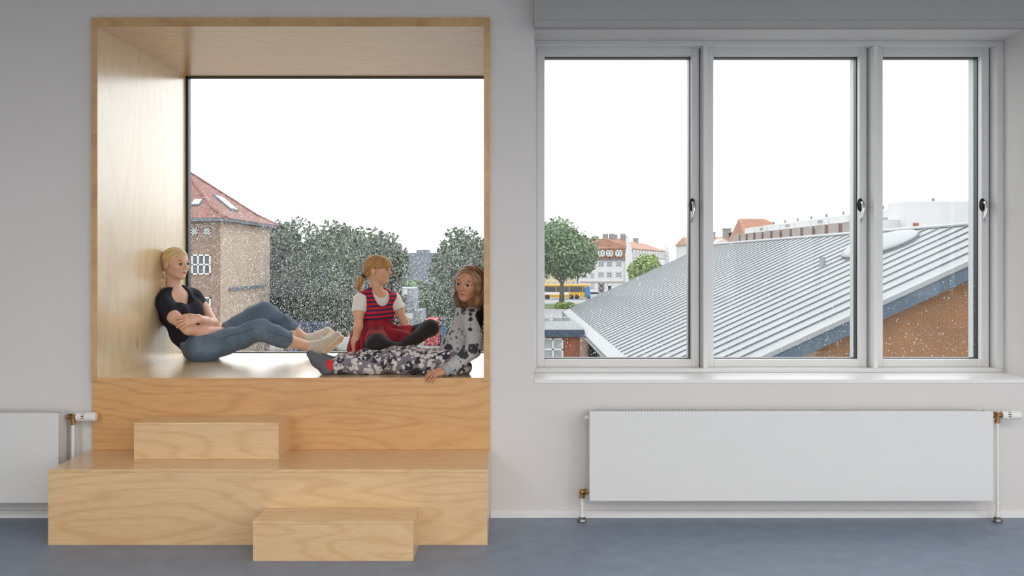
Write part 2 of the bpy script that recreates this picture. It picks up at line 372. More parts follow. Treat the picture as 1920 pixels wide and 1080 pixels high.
def valve(r, x, y, z, sgn=1):
    """thermostat head on a brass angle valve"""
    part(MB().tube([(x-.035*sgn, y, z), (x+.03*sgn, y, z)], .013, 12).tube([(x, y, z), (x, y, z-.045)], .012, 12).tube([(x-.02*sgn, y, z), (x-.006*sgn, y, z)], .019, 6).tube([(x, y, z-.03), (x, y, z-.042)], .016, 6), 'valve_body', 'brass', r)
    m = MB().tube([(x+.022*sgn, y, z), (x+.05*sgn, y, z)], .024, 20).tube([(x+.066*sgn, y, z), (x+.07*sgn, y, z), (x+.12*sgn, y, z), (x+.128*sgn, y, z)], [.024, .027, .026, .021], 20)
    for k in range(10):
        a = k*math.pi/5; m.box((x+.049*sgn, y+.020*math.cos(a)-.003, z+.020*math.sin(a)-.003), (x+.068*sgn, y+.020*math.cos(a)+.003, z+.020*math.sin(a)+.003))
    h = part(m, 'thermostat_head', 'pipe_white', r)
    sub(MB().tube([(x+.047*sgn, y, z), (x+.068*sgn, y, z)], .0165, 12), 'sensor_core', 'black_plastic', h)
def floor_pipe(r, x, y, z):
    part(MB().tube([(x, y, z), (x, y, .0)], .0085, 12).tube([(x, y, .11), (x, y, .095)], .012, 12).tube([(x, y, .045), (x, y, .03)], .013, 12), 'supply_pipe', 'pipe_white', r, smooth=False)
    part(MB().tube([(x, y, .026), (x, y, .018), (x, y, .006), (x, y, 0)], [.017, .024, .026, .024], 16), 'floor_collar', 'chrome_dark', r)
ra = radiator(.421, 2.621, .128, .616, 'long white panel radiator below the casement windows')
valve(ra, 2.672, 5.285, .588); floor_pipe(ra, 2.672, 5.285, .55)
part(MB().tube([(2.62, 5.285, .588), (2.66, 5.285, .588)], .011, 10), 'valve_stub', 'brass', ra)
part(MB().tube([(.425, 5.285, .165), (.385, 5.285, .165), (.385, 5.285, .135)], .013, 12).tube([(.41, 5.285, .165), (.396, 5.285, .165)], .02, 6).ball((.385, 5.285, .165), .016).tube([(.385, 5.285, .15), (.385, 5.285, .132)], .017, 6), 'elbow_fitting', 'brass', ra)
floor_pipe(ra, .385, 5.285, .14)
part(MB().tube([(.40, 5.285, .575), (.425, 5.285, .575)], .011, 10), 'bleed_valve', 'pipe_white', ra)
rb = radiator(-4.3, -2.47, .118, .607, 'white panel radiator partly hidden behind the long bench')
valve(rb, -2.425, 5.305, .575); part(MB().tube([(-2.425, 5.305, .54), (-2.425, 5.305, .0)], .010, 12), 'supply_pipe', 'pipe_white', rb)
# ------------------------------------------------------------------ outdoors: materials
GZ = -6.4
plain('asphalt', srgb(128, 129, 128), .85, var=.08, vscale=.15)
plain('road_pale', srgb(140, 140, 140), .85, var=.05, vscale=.1)
plain('lawn', srgb(86, 106, 44), .9, var=.2, vscale=1.2)
plain('zinc', srgb(132, 136, 138), .5, var=.05, vscale=.6)
plain('zinc_trim', srgb(138, 141, 142), .5, var=.03, vscale=1)
plain('seam_metal', srgb(98, 103, 106), .5, var=.1, vscale=2)
plain('verge_blue', srgb(74, 88, 102), .6, var=.08, vscale=2)
plain('mortar', srgb(168, 146, 122), .9, var=.08, vscale=2)
plain('brick_orange', srgb(138, 98, 66), .9, var=.16, vscale=1.1)
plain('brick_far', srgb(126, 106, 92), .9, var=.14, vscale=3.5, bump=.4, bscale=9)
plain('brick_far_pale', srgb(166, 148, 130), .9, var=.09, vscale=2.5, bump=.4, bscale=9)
plain('brick_low', srgb(140, 84, 62), .9, var=.15, vscale=3)
plain('fascia_slate', srgb(44, 62, 80), .6, var=.08)
plain('render_white', srgb(188, 188, 188), .85, var=.03, vscale=.4)
plain('render_cream', srgb(196, 184, 152), .85, var=.04, vscale=.4)
plain('panel_grey', srgb(140, 130, 124), .7, var=.06, vscale=.8)
plain('panel_brown', srgb(86, 48, 44), .7, var=.08, vscale=.8)
plain('far_grey', srgb(96, 104, 112), .85, var=.08, vscale=.5)
plain('chimney_grey', srgb(122, 120, 118), .85, var=.08)
plain('window_dark', srgb(58, 66, 72), .15, var=.2, vscale=1)
plain('window_mid', srgb(150, 158, 158), .2, var=.15, vscale=1)
plain('window_white', srgb(206, 208, 208), .6, var=.02)
plain('bus_yellow', srgb(196, 144, 14), .35, var=.02)
plain('bus_white', srgb(214, 208, 210), .4, var=.02)
plain('bus_blue', srgb(48, 106, 146), .35, var=.05)
plain('tyre', srgb(40, 40, 42), .8)
plain('bark', srgb(88, 84, 76), .9, var=.2, vscale=3)
plain('container_grey', srgb(136, 146, 152), .6, var=.05, vscale=.6)
plain('container_red', srgb(176, 44, 52), .6, var=.06, vscale=.8)
plain('container_blue', srgb(60, 96, 132), .6, var=.06, vscale=.8)
plain('sign_white', srgb(206, 210, 212), .6, var=.02)
plain('sign_ink', srgb(40, 48, 56), .7)
plain('tarp_blue', srgb(24, 42, 66), .6, var=.15, vscale=2)
plain('sand', srgb(150, 140, 126), .9, var=.1, vscale=.5)
plain('skylight_glass', srgb(190, 206, 214), .1, var=.05)
def tile_mat(name, c):
    m, n, l, b = new_mat(name)
    t = n.new('ShaderNodeTexCoord'); nt = n.new('ShaderNodeTexNoise'); nt.inputs['Scale'].default_value = 1.4; nt.inputs['Detail'].default_value = 8; nt.inputs['Roughness'].default_value = .75
    l.new(t.outputs['Object'], nt.inputs['Vector'])
    r = n.new('ShaderNodeValToRGB'); r.color_ramp.elements[0].position = .3; r.color_ramp.elements[1].position = .72
    r.color_ramp.elements[0].color = tuple(x*.72 for x in c[:3])+(1,); r.color_ramp.elements[1].color = tuple(min(1, x*1.22) for x in c[:3])+(1,)
    l.new(nt.outputs['Fac'], r.inputs['Fac']); l.new(r.outputs['Color'], b.inputs['Base Color']); b.inputs['Roughness'].default_value = .8
tile_mat('roof_tile', srgb(126, 84, 76)); tile_mat('roof_tile_far', srgb(150, 108, 86))
def leaf_mat(name, a, b2):
    m, n, l, b = new_mat(name)
    at = n.new('ShaderNodeAttribute'); at.attribute_name = 'shade'
    r = n.new('ShaderNodeValToRGB'); r.color_ramp.elements[0].color = a; r.color_ramp.elements[1].color = b2
    l.new(at.outputs['Fac'], r.inputs['Fac']); l.new(r.outputs['Color'], b.inputs['Base Color']); b.inputs['Roughness'].default_value = .6
leaf_mat('leaf_dark', srgb(34, 52, 40), srgb(84, 104, 68)); leaf_mat('leaf_mid', srgb(58, 88, 62), srgb(118, 142, 96)); leaf_mat('leaf_light', srgb(84, 112, 58), srgb(146, 166, 88))

# ground
def ground(name, pts, mat, dz, label=None, cat=None, kind='structure'):
    m = MB(); m.prism([(p[0], p[1]) for p in pts], GZ-.3+dz, GZ+dz, axis=2)
    return tag(m.build(name, mat), label, cat, kind=kind)
ground('ground', [(-260, -200), (260, -200), (260, 420), (-260, 420)], 'asphalt', 0)
ground('road', [(-60, 172), (120, 172), (120, 206), (-60, 206)], 'road_pale', .03)
tag(ground('lawn', [(-20, 156), (17.5, 156), (20, 170), (-20, 170)], 'lawn', .10), kind='structure')
ground('yard', [(-30, 40), (-6, 40), (-6, 86), (-30, 86)], 'sand', .04)
# own building below the room, seen only from a step aside
tag(MB().box((XL-.3, YB-.3, GZ), (XR+.3, WO, -.25)).build('trim_3', 'brick_low'), kind='structure')

# ------------------------------------------------------------------ hall with the standing-seam roof
s_far = 22.9; RF = F_PX/s_far; RN = 28.0
EX, EZ = 95/s_far, EYE-97/s_far
RX, RZ = 370/s_far, EYE+29/s_far
pitch = (RZ-EZ)/(RX-EX)
roofz = lambda x: EZ+pitch*(x-EX)
def on_roof(px, py):
    dx, dz = (px-HX)/F_PX, -(py-HY)/F_PX
    t = (EZ-pitch*EX-EYE)/(dz-pitch*dx); return Vector((dx*t, t, EYE+dz*t))
hall = thing('metal_roof_hall', 'brick hall with a long pale standing-seam metal roof', 'hall', (10, 50, GZ))
OV = .9
wx = EX+OV
# walls under the roof
m = MB(); gy = RN+.45
poly = [(wx, GZ), (RX+(RX-wx), GZ), (RX+(RX-wx), roofz(wx)-.25), (RX, RZ-.25), (wx, roofz(wx)-.25)]
m.prism(poly, gy, RF-.4, axis=1)
wallp = part(m, 'wall', 'mortar', hall)
# gable bricks as real geometry
b = MB(); ch, bl = .0667, .235; z = -3.4; row = 0
while z < RZ-.3:
    x = 9.0+(row % 2)*bl*.5
    while x < 17.5:
        if z+ch < roofz(min(x, RX))-.45: b.box((x, gy-.012, z+.006), (x+bl-.012, gy+.01, z+ch-.006))
        x += bl
    z += ch; row += 1
o = b.build('bricks', 'brick_orange'); o.parent = wallp; tag(o, kind='stuff')
# roof panels and seams between them
n_s = 45; L = RF-RN; w = L/n_s
pm = MB(); pm.prism([(EX, EZ), (RX, RZ), (RX, RZ-.10), (EX, EZ-.10)], .0, w-.03, axis=1); pme = pm.mesh('roof_panel')
sm_ = MB(); x0s = EX+.55
sm_.prism([(x0s, roofz(x0s)-.02), (RX, RZ-.02), (RX, RZ+.05), (x0s, roofz(x0s)+.05)], -.035, .035, axis=1); sme = sm_.mesh('roof_seam')
pme.materials.append(MATS['zinc']); sme.materials.append(MATS['seam_metal'])
inv = Matrix.Translation(-Vector(hall.location))
for i in range(n_s):
    for nm, me, yy in (('roof_panel', pme, RN+i*w), ('roof_seam', sme, RN+i*w+(w if i < n_s-1 else w*.98))):
        o = bpy.data.objects.new(nm, me); col.objects.link(o); o.parent = hall; o.matrix_parent_inverse = inv; o.location = (0, yy, 0)
# far slope, verge boards, gutter, ridge
part(MB().prism([(RX, RZ), (2*RX-EX, EZ), (2*RX-EX, EZ-.1), (RX, RZ-.1)], RN, RF, axis=1), 'far_slope', 'zinc', hall)
part(MB().prism([(RX-.16, RZ+.02), (RX, RZ+.10), (RX+.16, RZ+.02), (RX+.16, RZ-.04), (RX-.16, RZ-.04)], RN-.06, RF+.06, axis=1), 'ridge_cap', 'zinc_trim', hall)
for yy in (RN, RF):
    part(MB().prism([(EX-.05, EZ+.02), (RX, RZ+.07), (RX, RZ-.08), (EX-.05, EZ-.13)], yy-.22 if yy == RN else yy-.02, yy+.03 if yy == RN else yy+.16, axis=1), 'verge_cap', 'zinc_trim', hall)
    part(MB().prism([(EX, EZ-.10), (RX, RZ-.06), (RX, RZ-.50), (EX, EZ-.54)], yy-.16, yy-.02, axis=1), 'verge_board', 'verge_blue', hall)
part(MB().prism([(EX, roofz(EX)+.012), (EX+.55, roofz(EX+.55)+.012), (EX+.55, roofz(EX+.55)+.002), (EX, roofz(EX)+.002)], RN, RF, axis=1), 'eave_flashing', 'zinc_trim', hall)
gp = [(EX-.02+.10*math.cos(a), EZ-.10+.10*math.sin(a)) for a in [math.pi+math.pi*k/8 for k in range(9)]]
gp += [(EX-.02+.085*math.cos(a), EZ-.10+.085*math.sin(a)) for a in [2*math.pi-math.pi*k/8 for k in range(9)]]
part(MB().prism(gp, RN, RF, axis=1), 'gutter', 'zinc_trim', hall)
# vents and roof hatches standing on the slope
def roof_vent(px, py, rad, hgt):
    p = on_roof(px, py); part(MB().tube([p+Vector((0, 0, -.2)), p+Vector((0, 0, hgt))], rad, 14).tube([p+Vector((0, 0, hgt)), p+Vector((0, 0, hgt+.05))], rad*1.12, 14), 'roof_vent', 'zinc_trim', hall)
roof_vent(1542, 499, .12, .32); roof_vent(1606, 500, .12, .35)
def dome(px, py, rx, ry):
    p = on_roof(px, py); rot = Euler((0, -math.atan(pitch), 0)).to_matrix()
    d = MB().ball(p+Vector((0, 0, .12)), (rx, ry, .19), 24, 12, rot=rot)
    dm = part(d, 'roof_dome', 'zinc', hall, smooth=True)
    k = MB(); vs = []; 
    k.tube([p+rot @ Vector((0, 0, -.05)), p+rot @ Vector((0, 0, .13))], 1.0, 24)
    k.v = [tuple(p+rot @ Vector(((rot.inverted() @ (Vector(v)-p)).x*rx*1.03, (rot.inverted() @ (Vector(v)-p)).y*ry*1.03, (rot.inverted() @ (Vector(v)-p)).z))) for v in k.v]
    sub(k, 'dome_curb', 'seam_metal', dm)
dome(1648, 462, 1.25, 2.6)

# low flat-roofed building beside the hall
def win(parent, x0, x1, z0, z1, y, cols, rows, frame='window_white', pane='window_dark', bar=.06, depth=.08, name='window', axis='y'):
    """casement grid facing the camera (axis y) or facing +x (axis x: x0,x1 run along y)"""
    def bx(m, u0, u1, v0, v1, a, b):
        if axis == 'y': m.box((u0, y+a, v0), (u1, y+b, v1))
        else: m.box((y-b, u0, v0), (y-a, u1, v1))
    m = MB(); bx(m, x0, x1, z0, z0+bar, -depth, .05); bx(m, x0, x1, z1-bar, z1, -depth, .05)
    for i in range(cols+1):
        u = x0+(x1-x0-bar)*i/cols; bx(m, u, u+bar, z0, z1, -depth, .05)
    for j in range(1, rows):
        v = z0+(z1-z0-bar)*j/rows; bx(m, x0, x1, v, v+bar, -depth, .05)
    w_ = part(m, name, frame, parent)
    p_ = MB(); bx(p_, x0+bar*.3, x1-bar*.3, z0+bar*.3, z1-bar*.3, -depth*.3, .04)
    o = p_.build('pane', pane); o.parent = w_
    return w_
def zat(py, d): return EYE-(py-HY)/F_PX*d
def xat(px, d): return (px-HX)/F_PX*d
lo = thing('low_brick_annex', 'low flat-roofed brick annex beside the metal-roof hall', 'building', (1, 58, GZ)); D = 55.0
part(MB().box((.3, D, GZ), (xat(1087, D), 64, zat(626, D))), 'wall', 'brick_low', lo)
part(MB().box((.1, D-.35, zat(631, D)), (xat(1087, D)+.25, 64.3, zat(618, D))), 'roof_slab', 'fascia_slate', lo)
part(MB().box((.1, D-.3, zat(618, D)), (xat(1087, D)+.2, 64.2, zat(618, D)+.03)), 'roof_felt', 'asphalt', lo)
win(lo, xat(1000, D), xat(1056, D), zat(676, D), zat(634, D), D, 3, 2, pane='window_mid', bar=.09)
for i, xx in enumerate((1.9, 2.7, 3.3)): part(MB().box((xx, 62+.3*i, zat(618, D)), (xx+.5, 62.6+.3*i, zat(618, D)+.25)), 'roof_hood', 'zinc_trim', lo)

# long block and white box behind the ridge
blk = thing('panelled_block', 'long block with grey and brown facade panels and white rooftop units, behind the metal roof', 'building', (30, 82, GZ))
BX = 24.0
part(MB().box((BX, 60, GZ), (40, 104, 4.15)), 'wall', 'panel_grey', blk)
y = 61.0
gm = MB().box((BX-.10, 0, .6), (BX+.02, 2.25, 4.18)).mesh('facade_panel'); dm_ = MB().box((BX-.05, 0, .6), (BX+.02, .82, 4.14)).mesh('facade_panel')
gm.materials.append(MATS['panel_grey']); dm_.materials.append(MATS['panel_brown'])
binv = Matrix.Translation(-Vector(blk.location))
while y < 101:
    for me, yy in ((gm, y), (dm_, y+2.26)):
        o = bpy.data.objects.new('facade_panel', me); col.objects.link(o); o.parent = blk; o.matrix_parent_inverse = binv; o.location = (0, yy, 0)
    y += 3.1
part(MB().box((BX+.1, 60.2, 4.15), (39.8, 103, 4.2)), 'roof_edge', 'render_white', blk)
for k in range(9):
    y0 = 61+k*4.5; part(MB().box((BX+.5, y0, 4.2), (BX+3.4, y0+4.1, 4.78)), 'roof_unit', 'render_white', blk, bevel=.05)
    if k % 2: part(MB().box((BX+.47, y0+1.2, 4.4), (BX+.52, y0+2.4, 4.62)), 'louvre', 'panel_grey', blk)
part(MB().box((BX+3.0, 60.5, 4.2), (BX+10, 103, 5.15)), 'roof_storey', 'render_white', blk)
for k in range(10): part(MB().tube([(BX+3.2, 62+k*4.2, 5.1), (BX+3.2, 62+k*4.2, 5.45)], .09, 8), 'roof_pipe', 'far_grey', blk)
wb = thing('white_rendered_block', 'plain white block with a flat top behind the metal roof', 'building', (30, 62, GZ))
part(MB().box((xat(1700, 57), 57, GZ), (36, 59.9, zat(377, 57))), 'wall', 'render_white', wb)
part(MB().box((xat(1640, 58), 58, GZ), (xat(1700, 57), 59.9, zat(412, 58))), 'low_wall', 'render_white', wb)
part(MB().box((xat(1712, 57), 56.95, zat(424, 57)), (xat(1722, 57), 57.0, zat(418, 57))), 'air_grille', 'brick_low', wb)
def tiled_house(name, label, x0, x1, y0, y1, ze, zr, wallm, hip0=0.0, hip1=0.0, roofm='roof_tile_far', chim=()):
    h = thing(name, label, 'house', ((x0+x1)/2, (y0+y1)/2, GZ))
    part(MB().box((x0+.3, y0+.3, GZ), (x1-.3, y1-.3, ze)), 'wall', wallm, h)
    ym = (y0+y1)/2
    part(MB().add([(x0, y0, ze), (x1, y0, ze), (x1, y1, ze), (x0, y1, ze), (x0+hip0, ym, zr), (x1-hip1, ym, zr)], [(0, 1, 5, 4), (2, 3, 4, 5), (0, 4, 3), (1, 2, 5), (0, 3, 2, 1)]), 'roof', roofm, h)
    for cx, cw, chh in chim: part(MB().box((cx, ym-.5, zr-1.2), (cx+cw, ym+.5, zr+chh)).box((cx-.08, ym-.58, zr+chh-.2), (cx+cw+.08, ym+.58, zr+chh)), 'chimney', 'chimney_grey', h)
    return h
tiled_house('tiled_house', 'far house with a tall orange tiled roof behind the panelled block', xat(1398, 140), xat(1530, 140), 140, 152, zat(452, 140), zat(410, 146), 'render_cream', .4, 6)
h = tiled_house('tiled_house', 'far house with low orange tiled roof, white dormer and small chimneys', xat(1300, 150), xat(1394, 150), 156, 168, zat(459, 156), zat(443, 156), 'render_white', .5, .5, chim=((xat(1347, 156), .7, .9), (xat(1371, 156), 1.3, 1.5), (xat(1381, 156), .7, .9)))
dx = xat(1354, 156); part(MB().prism([(dx-2, zat(462, 156)), (dx+2, zat(462, 156)), (dx, zat(447, 156))], 155.6, 160, axis=1), 'dormer', 'render_white', h)

# ------------------------------------------------------------------ white apartment house across the street
ap = thing('apartment_house', 'white apartment house with orange mansard roof and rows of small windows', 'building', (26, 225, GZ)); D = 215.0
x0, x1 = xat(1088, D), xat(1172, D); ze, zm, zr = zat(487, D), zat(466, D), zat(446, D)
part(MB().box((x0, D, GZ), (x1, D+12, ze)), 'wall', 'render_white', ap)
part(MB().box((x0-.2, D-.3, ze-.15), (x1+.2, D+.2, ze+.15)), 'cornice', 'far_grey', ap)
part(MB().box((x0-.1, D-.15, zat(529, D)-.1), (x1+.1, D+.1, zat(529, D)+.15)), 'string_course', 'panel_grey', ap)
part(MB().prism([(D, ze), (D+.7, zm), (D+11.3, zm), (D+12, ze)], x0+.2, x1, axis=0), 'mansard', 'brick_orange', ap)
part(MB().prism([(D+.4, zm), (D+6, zr), (D+11.6, zm)], x0-.3, x1+1.2, axis=0), 'roof', 'roof_tile_far', ap)
for px in (1127, 1142.5, 1160):
    xc = xat(px, D); win(ap, xc-.75, xc+.75, zat(481, D), zat(469, D), D-.1, 2, 1, pane='window_mid', bar=.2, depth=.4, name='dormer_window')
    for py in (495, 515): win(ap, xc-.62, xc+.62, zat(py+5, D), zat(py-5, D), D, 2, 2, bar=.16)
win(ap, xat(1107.5, D), xat(1114, D), zat(521, D), zat(512, D), D, 2, 2, bar=.16); win(ap, xat(1107.5, D), xat(1114, D), zat(541, D), zat(531, D), D, 2, 2, bar=.16)
win(ap, xat(1122, D), xat(1133, D), zat(550, D), zat(531, D), D, 1, 2, frame='panel_grey', bar=.25, name='shop_door')
win(ap, xat(1138, D), xat(1148, D), zat(549, D), zat(534, D), D, 1, 1, bar=.2, name='shop_window')
for px in (1122, 1140, 1152, 1174): 
    xc = xat(px, D); part(MB().box((xc-.6, D+5.3, zr-1), (xc+.6, D+6.7, zr+(.6 if px == 1122 else 1.1))), 'chimney', 'chimney_grey', ap)
part(MB().prism([(x1, GZ), (x1+1.6, GZ), (x1+1.6, ze+1.2), (x1+.8, zr+.3), (x1, ze+1.2)], D-.4, D+11, axis=1), 'gable_wall', 'render_white', ap)
# wing running back from the gable
a = Vector((x1+1.4, D+.2, 0)); bb = Vector((xat(1247, 285), 285, 0)); u = (bb-a).normalized(); nrm = Vector((u.y, -u.x, 0)); Ln = (bb-a).length
def W3(t, n_, z): q = a+u*t-nrm*n_; return (q.x, q.y, z)
def wbox(t0, t1, n0, n1, z0, z1):
    return MB().add([W3(t0, n0, z0), W3(t1, n0, z0), W3(t1, n1, z0), W3(t0, n1, z0), W3(t0, n0, z1), W3(t1, n0, z1), W3(t1, n1, z1), W3(t0, n1, z1)], [(0, 3, 2, 1), (4, 5, 6, 7), (0, 1, 5, 4), (1, 2, 6, 5), (2, 3, 7, 6), (3, 0, 4, 7)])
part(wbox(0, Ln, 0, 12, GZ, ze+.1), 'wing_wall', 'render_white', ap)
part(wbox(0, Ln, .05, 11.9, ze+.1, zm), 'wing_mansard', 'panel_grey', ap)
part(MB().add([W3(-.2, -.3, zm), W3(Ln, -.3, zm), W3(Ln, 12.3, zm), W3(-.2, 12.3, zm), W3(-.2, 6, zr), W3(Ln, 6, zr)], [(0, 1, 5, 4), (2, 3, 4, 5), (0, 4, 3), (1, 2, 5), (0, 3, 2, 1)]), 'wing_roof', 'roof_tile_far', ap)
for k in range(13):
    t = 3+k*(Ln-6)/12; o = part(wbox(t-.8, t+.8, -.35, .3, ze+.5, zm-.3), 'dormer_window', 'window_white', ap); q = wbox(t-.45, t+.45, -.42, -.3, ze+.8, zm-.6).build('pane', 'window_dark'); q.parent = o
    for zz in (ze-3.2, ze-6.4): o = part(wbox(t-.5, t+.5, -.08, .1, zz, zz+1.5), 'window', 'window_white', ap); q = wbox(t-.36, t+.36, -.12, -.05, zz+.15, zz+1.35).build('pane', 'window_dark'); q.parent = o
for t in (14, 32, 52): part(wbox(t-.6, t+.6, 5.3, 6.7, zr-1, zr+1.2), 'chimney', 'chimney_grey', ap)
part(MB().prism([(xat(1249, 286), GZ), (xat(1254, 286), GZ), (xat(1254, 286), zat(478, 286)), (xat(1251, 286), zat(457, 286)), (xat(1248, 286), zat(470, 286))], 285, 297, axis=1), 'end_gable', 'render_white', ap)
# row of low cream shops behind the bus
sh = thing('cream_shop_row', 'low cream shop row behind the yellow bus', 'building', (8, 226, GZ)); D = 222.0
part(MB().box((xat(985, D), D, GZ), (xat(1079, D), D+9, zat(515, D))), 'wall', 'render_cream', sh)
part(MB().prism([(D-.4, zat(513, D)), (D+5, zat(499, D)), (D+9.4, zat(513, D))], xat(985, D), xat(1054, D), axis=0), 'roof', 'roof_tile', sh)
for px in (1028, 1040, 1052, 1063, 1074): win(sh, xat(px-3, D), xat(px+3, D), zat(537, D), zat(530, D), D, 2, 2, bar=.15)

# bus, car
bus = thing('bus', 'yellow city bus with white stripe and blue tail on the road behind the tree', 'bus', (6.5, 193, GZ)); D = 192.0
bx0, bx1 = xat(987, D), xat(1106.5, D); b1 = xat(1096, D); gz = GZ+.03
part(MB().box((bx0, D, gz+.35), (b1, D+2.5, gz+1.45)), 'body', 'bus_yellow', bus, bevel=.06)
part(MB().box((bx0+1.5, D-.02, gz+.95), (xat(1066, D), D+.1, gz+1.42)), 'white_stripe', 'bus_white', bus)
part(MB().box((bx0, D+.02, gz+1.45), (b1+.3, D+2.48, gz+2.55)), 'window_band', 'window_dark', bus)
part(MB().box((bx0, D-.01, gz+2.55), (bx1-.2, D+2.51, gz+2.98)), 'roof', 'bus_yellow', bus, bevel=.08)
part(MB().box((b1, D-.01, gz+.35), (bx1, D+2.51, gz+2.6)), 'tail', 'bus_blue', bus, bevel=.12)
for k in range(9): part(MB().box((bx0+.6+k*1.32, D-.03, gz+1.45), (bx0+.72+k*1.32, D+.05, gz+2.55)), 'window_post', 'window_dark' if k % 2 else 'bus_yellow', bus)
for px in (1026.5, 1071.5, 1082): part(MB().tube([(xat(px, D), D-.06, gz+.48), (xat(px, D), D+.3, gz+.48)], .48, 16), 'wheel', 'tyre', bus)
car = thing('parked_car', 'white car parked on the road beside the bus', 'car', (xat(1115, 196), 196, GZ)); cx = xat(1115, 196)
part(MB().prism([(cx-2, gz+.3), (cx+2, gz+.3), (cx+2.05, gz+.8), (cx+1.2, gz+.95), (cx+.6, gz+1.45), (cx-1.0, gz+1.48), (cx-1.9, gz+.95)], 195.2, 196.9, axis=1), 'body', 'window_white', car, bevel=.05)
part(MB().prism([(cx-1.5, gz+.95), (cx+1.0, gz+.95), (cx+.55, gz+1.38), (cx-.95, gz+1.4)], 195.15, 196.95, axis=1), 'side_glass', 'window_dark', car)
for q in (-1.25, 1.3): part(MB().tube([(cx+q, 195.12, gz+.32), (cx+q, 195.5, gz+.32)], .32, 14), 'wheel', 'tyre', car)

# ------------------------------------------------------------------ trees and shrubs
def foliage(name, blobs, n, size, mat, parent, seed):
    g = np.random.default_rng(seed); w_ = np.array([b[3]*b[4]*b[5] for b in blobs])**.67; w_ /= w_.sum()
    idx = g.choice(len(blobs), n, p=w_); B = np.array(blobs)[idx]
    v = g.normal(size=(n, 3)); v /= np.linalg.norm(v, axis=1)[:, None]
    rad = (.55+.5*g.random(n)**.5)[:, None]
    c = B[:, :3]+v*B[:, 3:6]*rad
    a = g.normal(size=(n, 3)); a /= np.linalg.norm(a, axis=1)[:, None]
    b = np.cross(a, v+.3*g.normal(size=(n, 3))); b /= np.linalg.norm(b, axis=1)[:, None]
    s = (size*(.6+.8*g.random(n)))[:, None]
    V = np.stack([c-a*s*.5, c+b*s*.28, c+a*s*.5+np.array([0, 0, -.1])*s, c-b*s*.28], axis=1).reshape(-1, 3)
    me = bpy.data.meshes.new(name); me.vertices.add(4*n); me.vertices.foreach_set('co', V.astype(np.float32).ravel())
    me.loops.add(4*n); me.loops.foreach_set('vertex_index', np.arange(4*n, dtype=np.int32))
    me.polygons.add(n); me.polygons.foreach_set('loop_start', np.arange(0, 4*n, 4, dtype=np.int32))
    at = me.attributes.new('shade', 'FLOAT', 'POINT'); sh_ = np.clip(.5+.22*g.normal(size=n)+.25*np.sin(idx*2.1), 0, 1)
    at.data.foreach_set('value', np.repeat(sh_, 4).astype(np.float32)); me.update(calc_edges=True)
    o = link(name, me, mat); keep(o, parent); return tag(o, kind='stuff')
def tree(name, label, px, base_d, top_py, crown_px, bottom_py, mat, n, size, seed, nb=16, group=None, trunk_r=.35, lean=0.0, cat='tree'):
    base = Vector((xat(px, base_d), base_d, GZ)); zt_ = zat(top_py, base_d); zb_ = max(zat(bottom_py, base_d), GZ+.3); R = crown_px/2/F_PX*base_d
    t = thing(name, label, cat, base, group); g = np.random.default_rng(seed)
    zc = (zt_+zb_)/2; H = (zt_-zb_)/2; blobs = []
    for k in range(nb):
        v = g.normal(size=3); v /= np.linalg.norm(v); q = .62*g.random()**.33
        r_ = (.30+.16*g.random())
        blobs.append((base.x+lean+v[0]*q*R, base.y+v[1]*q*R, zc+v[2]*q*H, r_*R, r_*R, r_*H*1.05))
    blobs.append((base.x+lean, base.y, zc, R*.55, R*.55, H*.6))
    m = MB(); tp = Vector((base.x+lean, base.y, zc))
    m.tube([base+Vector((0, 0, -.1)), base+Vector((lean*.2, 0, (zb_-GZ)*.5)), base.lerp(tp, .6), tp], [trunk_r*1.25, trunk_r, trunk_r*.7, trunk_r*.4], 10)
    part(m, 'trunk', 'bark', t, smooth=True)
    m = MB()
    for bl_ in blobs[:-1]:
        c = Vector(bl_[:3]); st = base.lerp(tp, .35+.3*g.random()); mid = st.lerp(c, .5)+Vector((0, 0, .3*H*.3))
        m.tube([st, mid, c], [trunk_r*.4, trunk_r*.25, trunk_r*.08], 6)
    part(m, 'branches', 'bark', t)
    foliage('foliage', blobs, n, size, mat, t, seed+50)
    return t
tree('street_tree', 'large maple tree standing on the grass strip in front of the bus', 1053, 166, 398, 175, 545, 'leaf_mid', 14000, .62, 3, 26, trunk_r=.45, lean=.2)
tree('young_tree', 'light green young tree in front of the apartment house wing', 1214, 120, 458, 92, 550, 'leaf_light', 6500, .45, 5, 10, trunk_r=.15)
gp_ = 'broad dark trees beyond the niche window'
for i, (px, dd, tp_, cw, lb) in enumerate(((540, 84, 405, 200, 'broad dark tree standing next to the brick house corner'), (622, 79, 402, 220, 'tallest broad dark tree in the row beyond the niche window'), (684, 84, 408, 190, 'broad dark tree at the end of the row beside the grey block'), (910, 74, 402, 240, 'dark leafy tree behind the blue and red containers'))):
    tree('broad_tree', lb, px, dd, tp_, cw, 700 if i < 3 else 650, 'leaf_dark', 22000, .42, 20+i, 30, gp_, .4)
for i, (px, dd, tp_, cw, lb) in enumerate(((795, 106, 515, 130, 'rounded green bush behind the stacked grey containers'), (735, 108, 508, 100, 'rounded green bush below the grey block'), (850, 104, 462, 130, 'tall green bush standing behind the red container'))):
    tree('leafy_bush', lb, px, dd, tp_, cw, 680, 'leaf_mid', 9000, .36, 40+i, 12, 'bushes behind the containers', .12, cat='bush')
hb = thing('clipped_shrub', 'small grey-green shrub on the edge of the grass strip', 'shrub', (xat(1058, 156), 155.5, GZ))
foliage('foliage', [(xat(1058, 156)+q, 155.5, GZ+.5, .8, .6, .6) for q in (-.8, 0, .8)], 1500, .25, 'leaf_light', hb, 90)
part(MB().tube([(xat(1058, 156), 155.5, GZ), (xat(1058, 156), 155.5, GZ+.6)], .06, 6), 'stem', 'bark', hb)

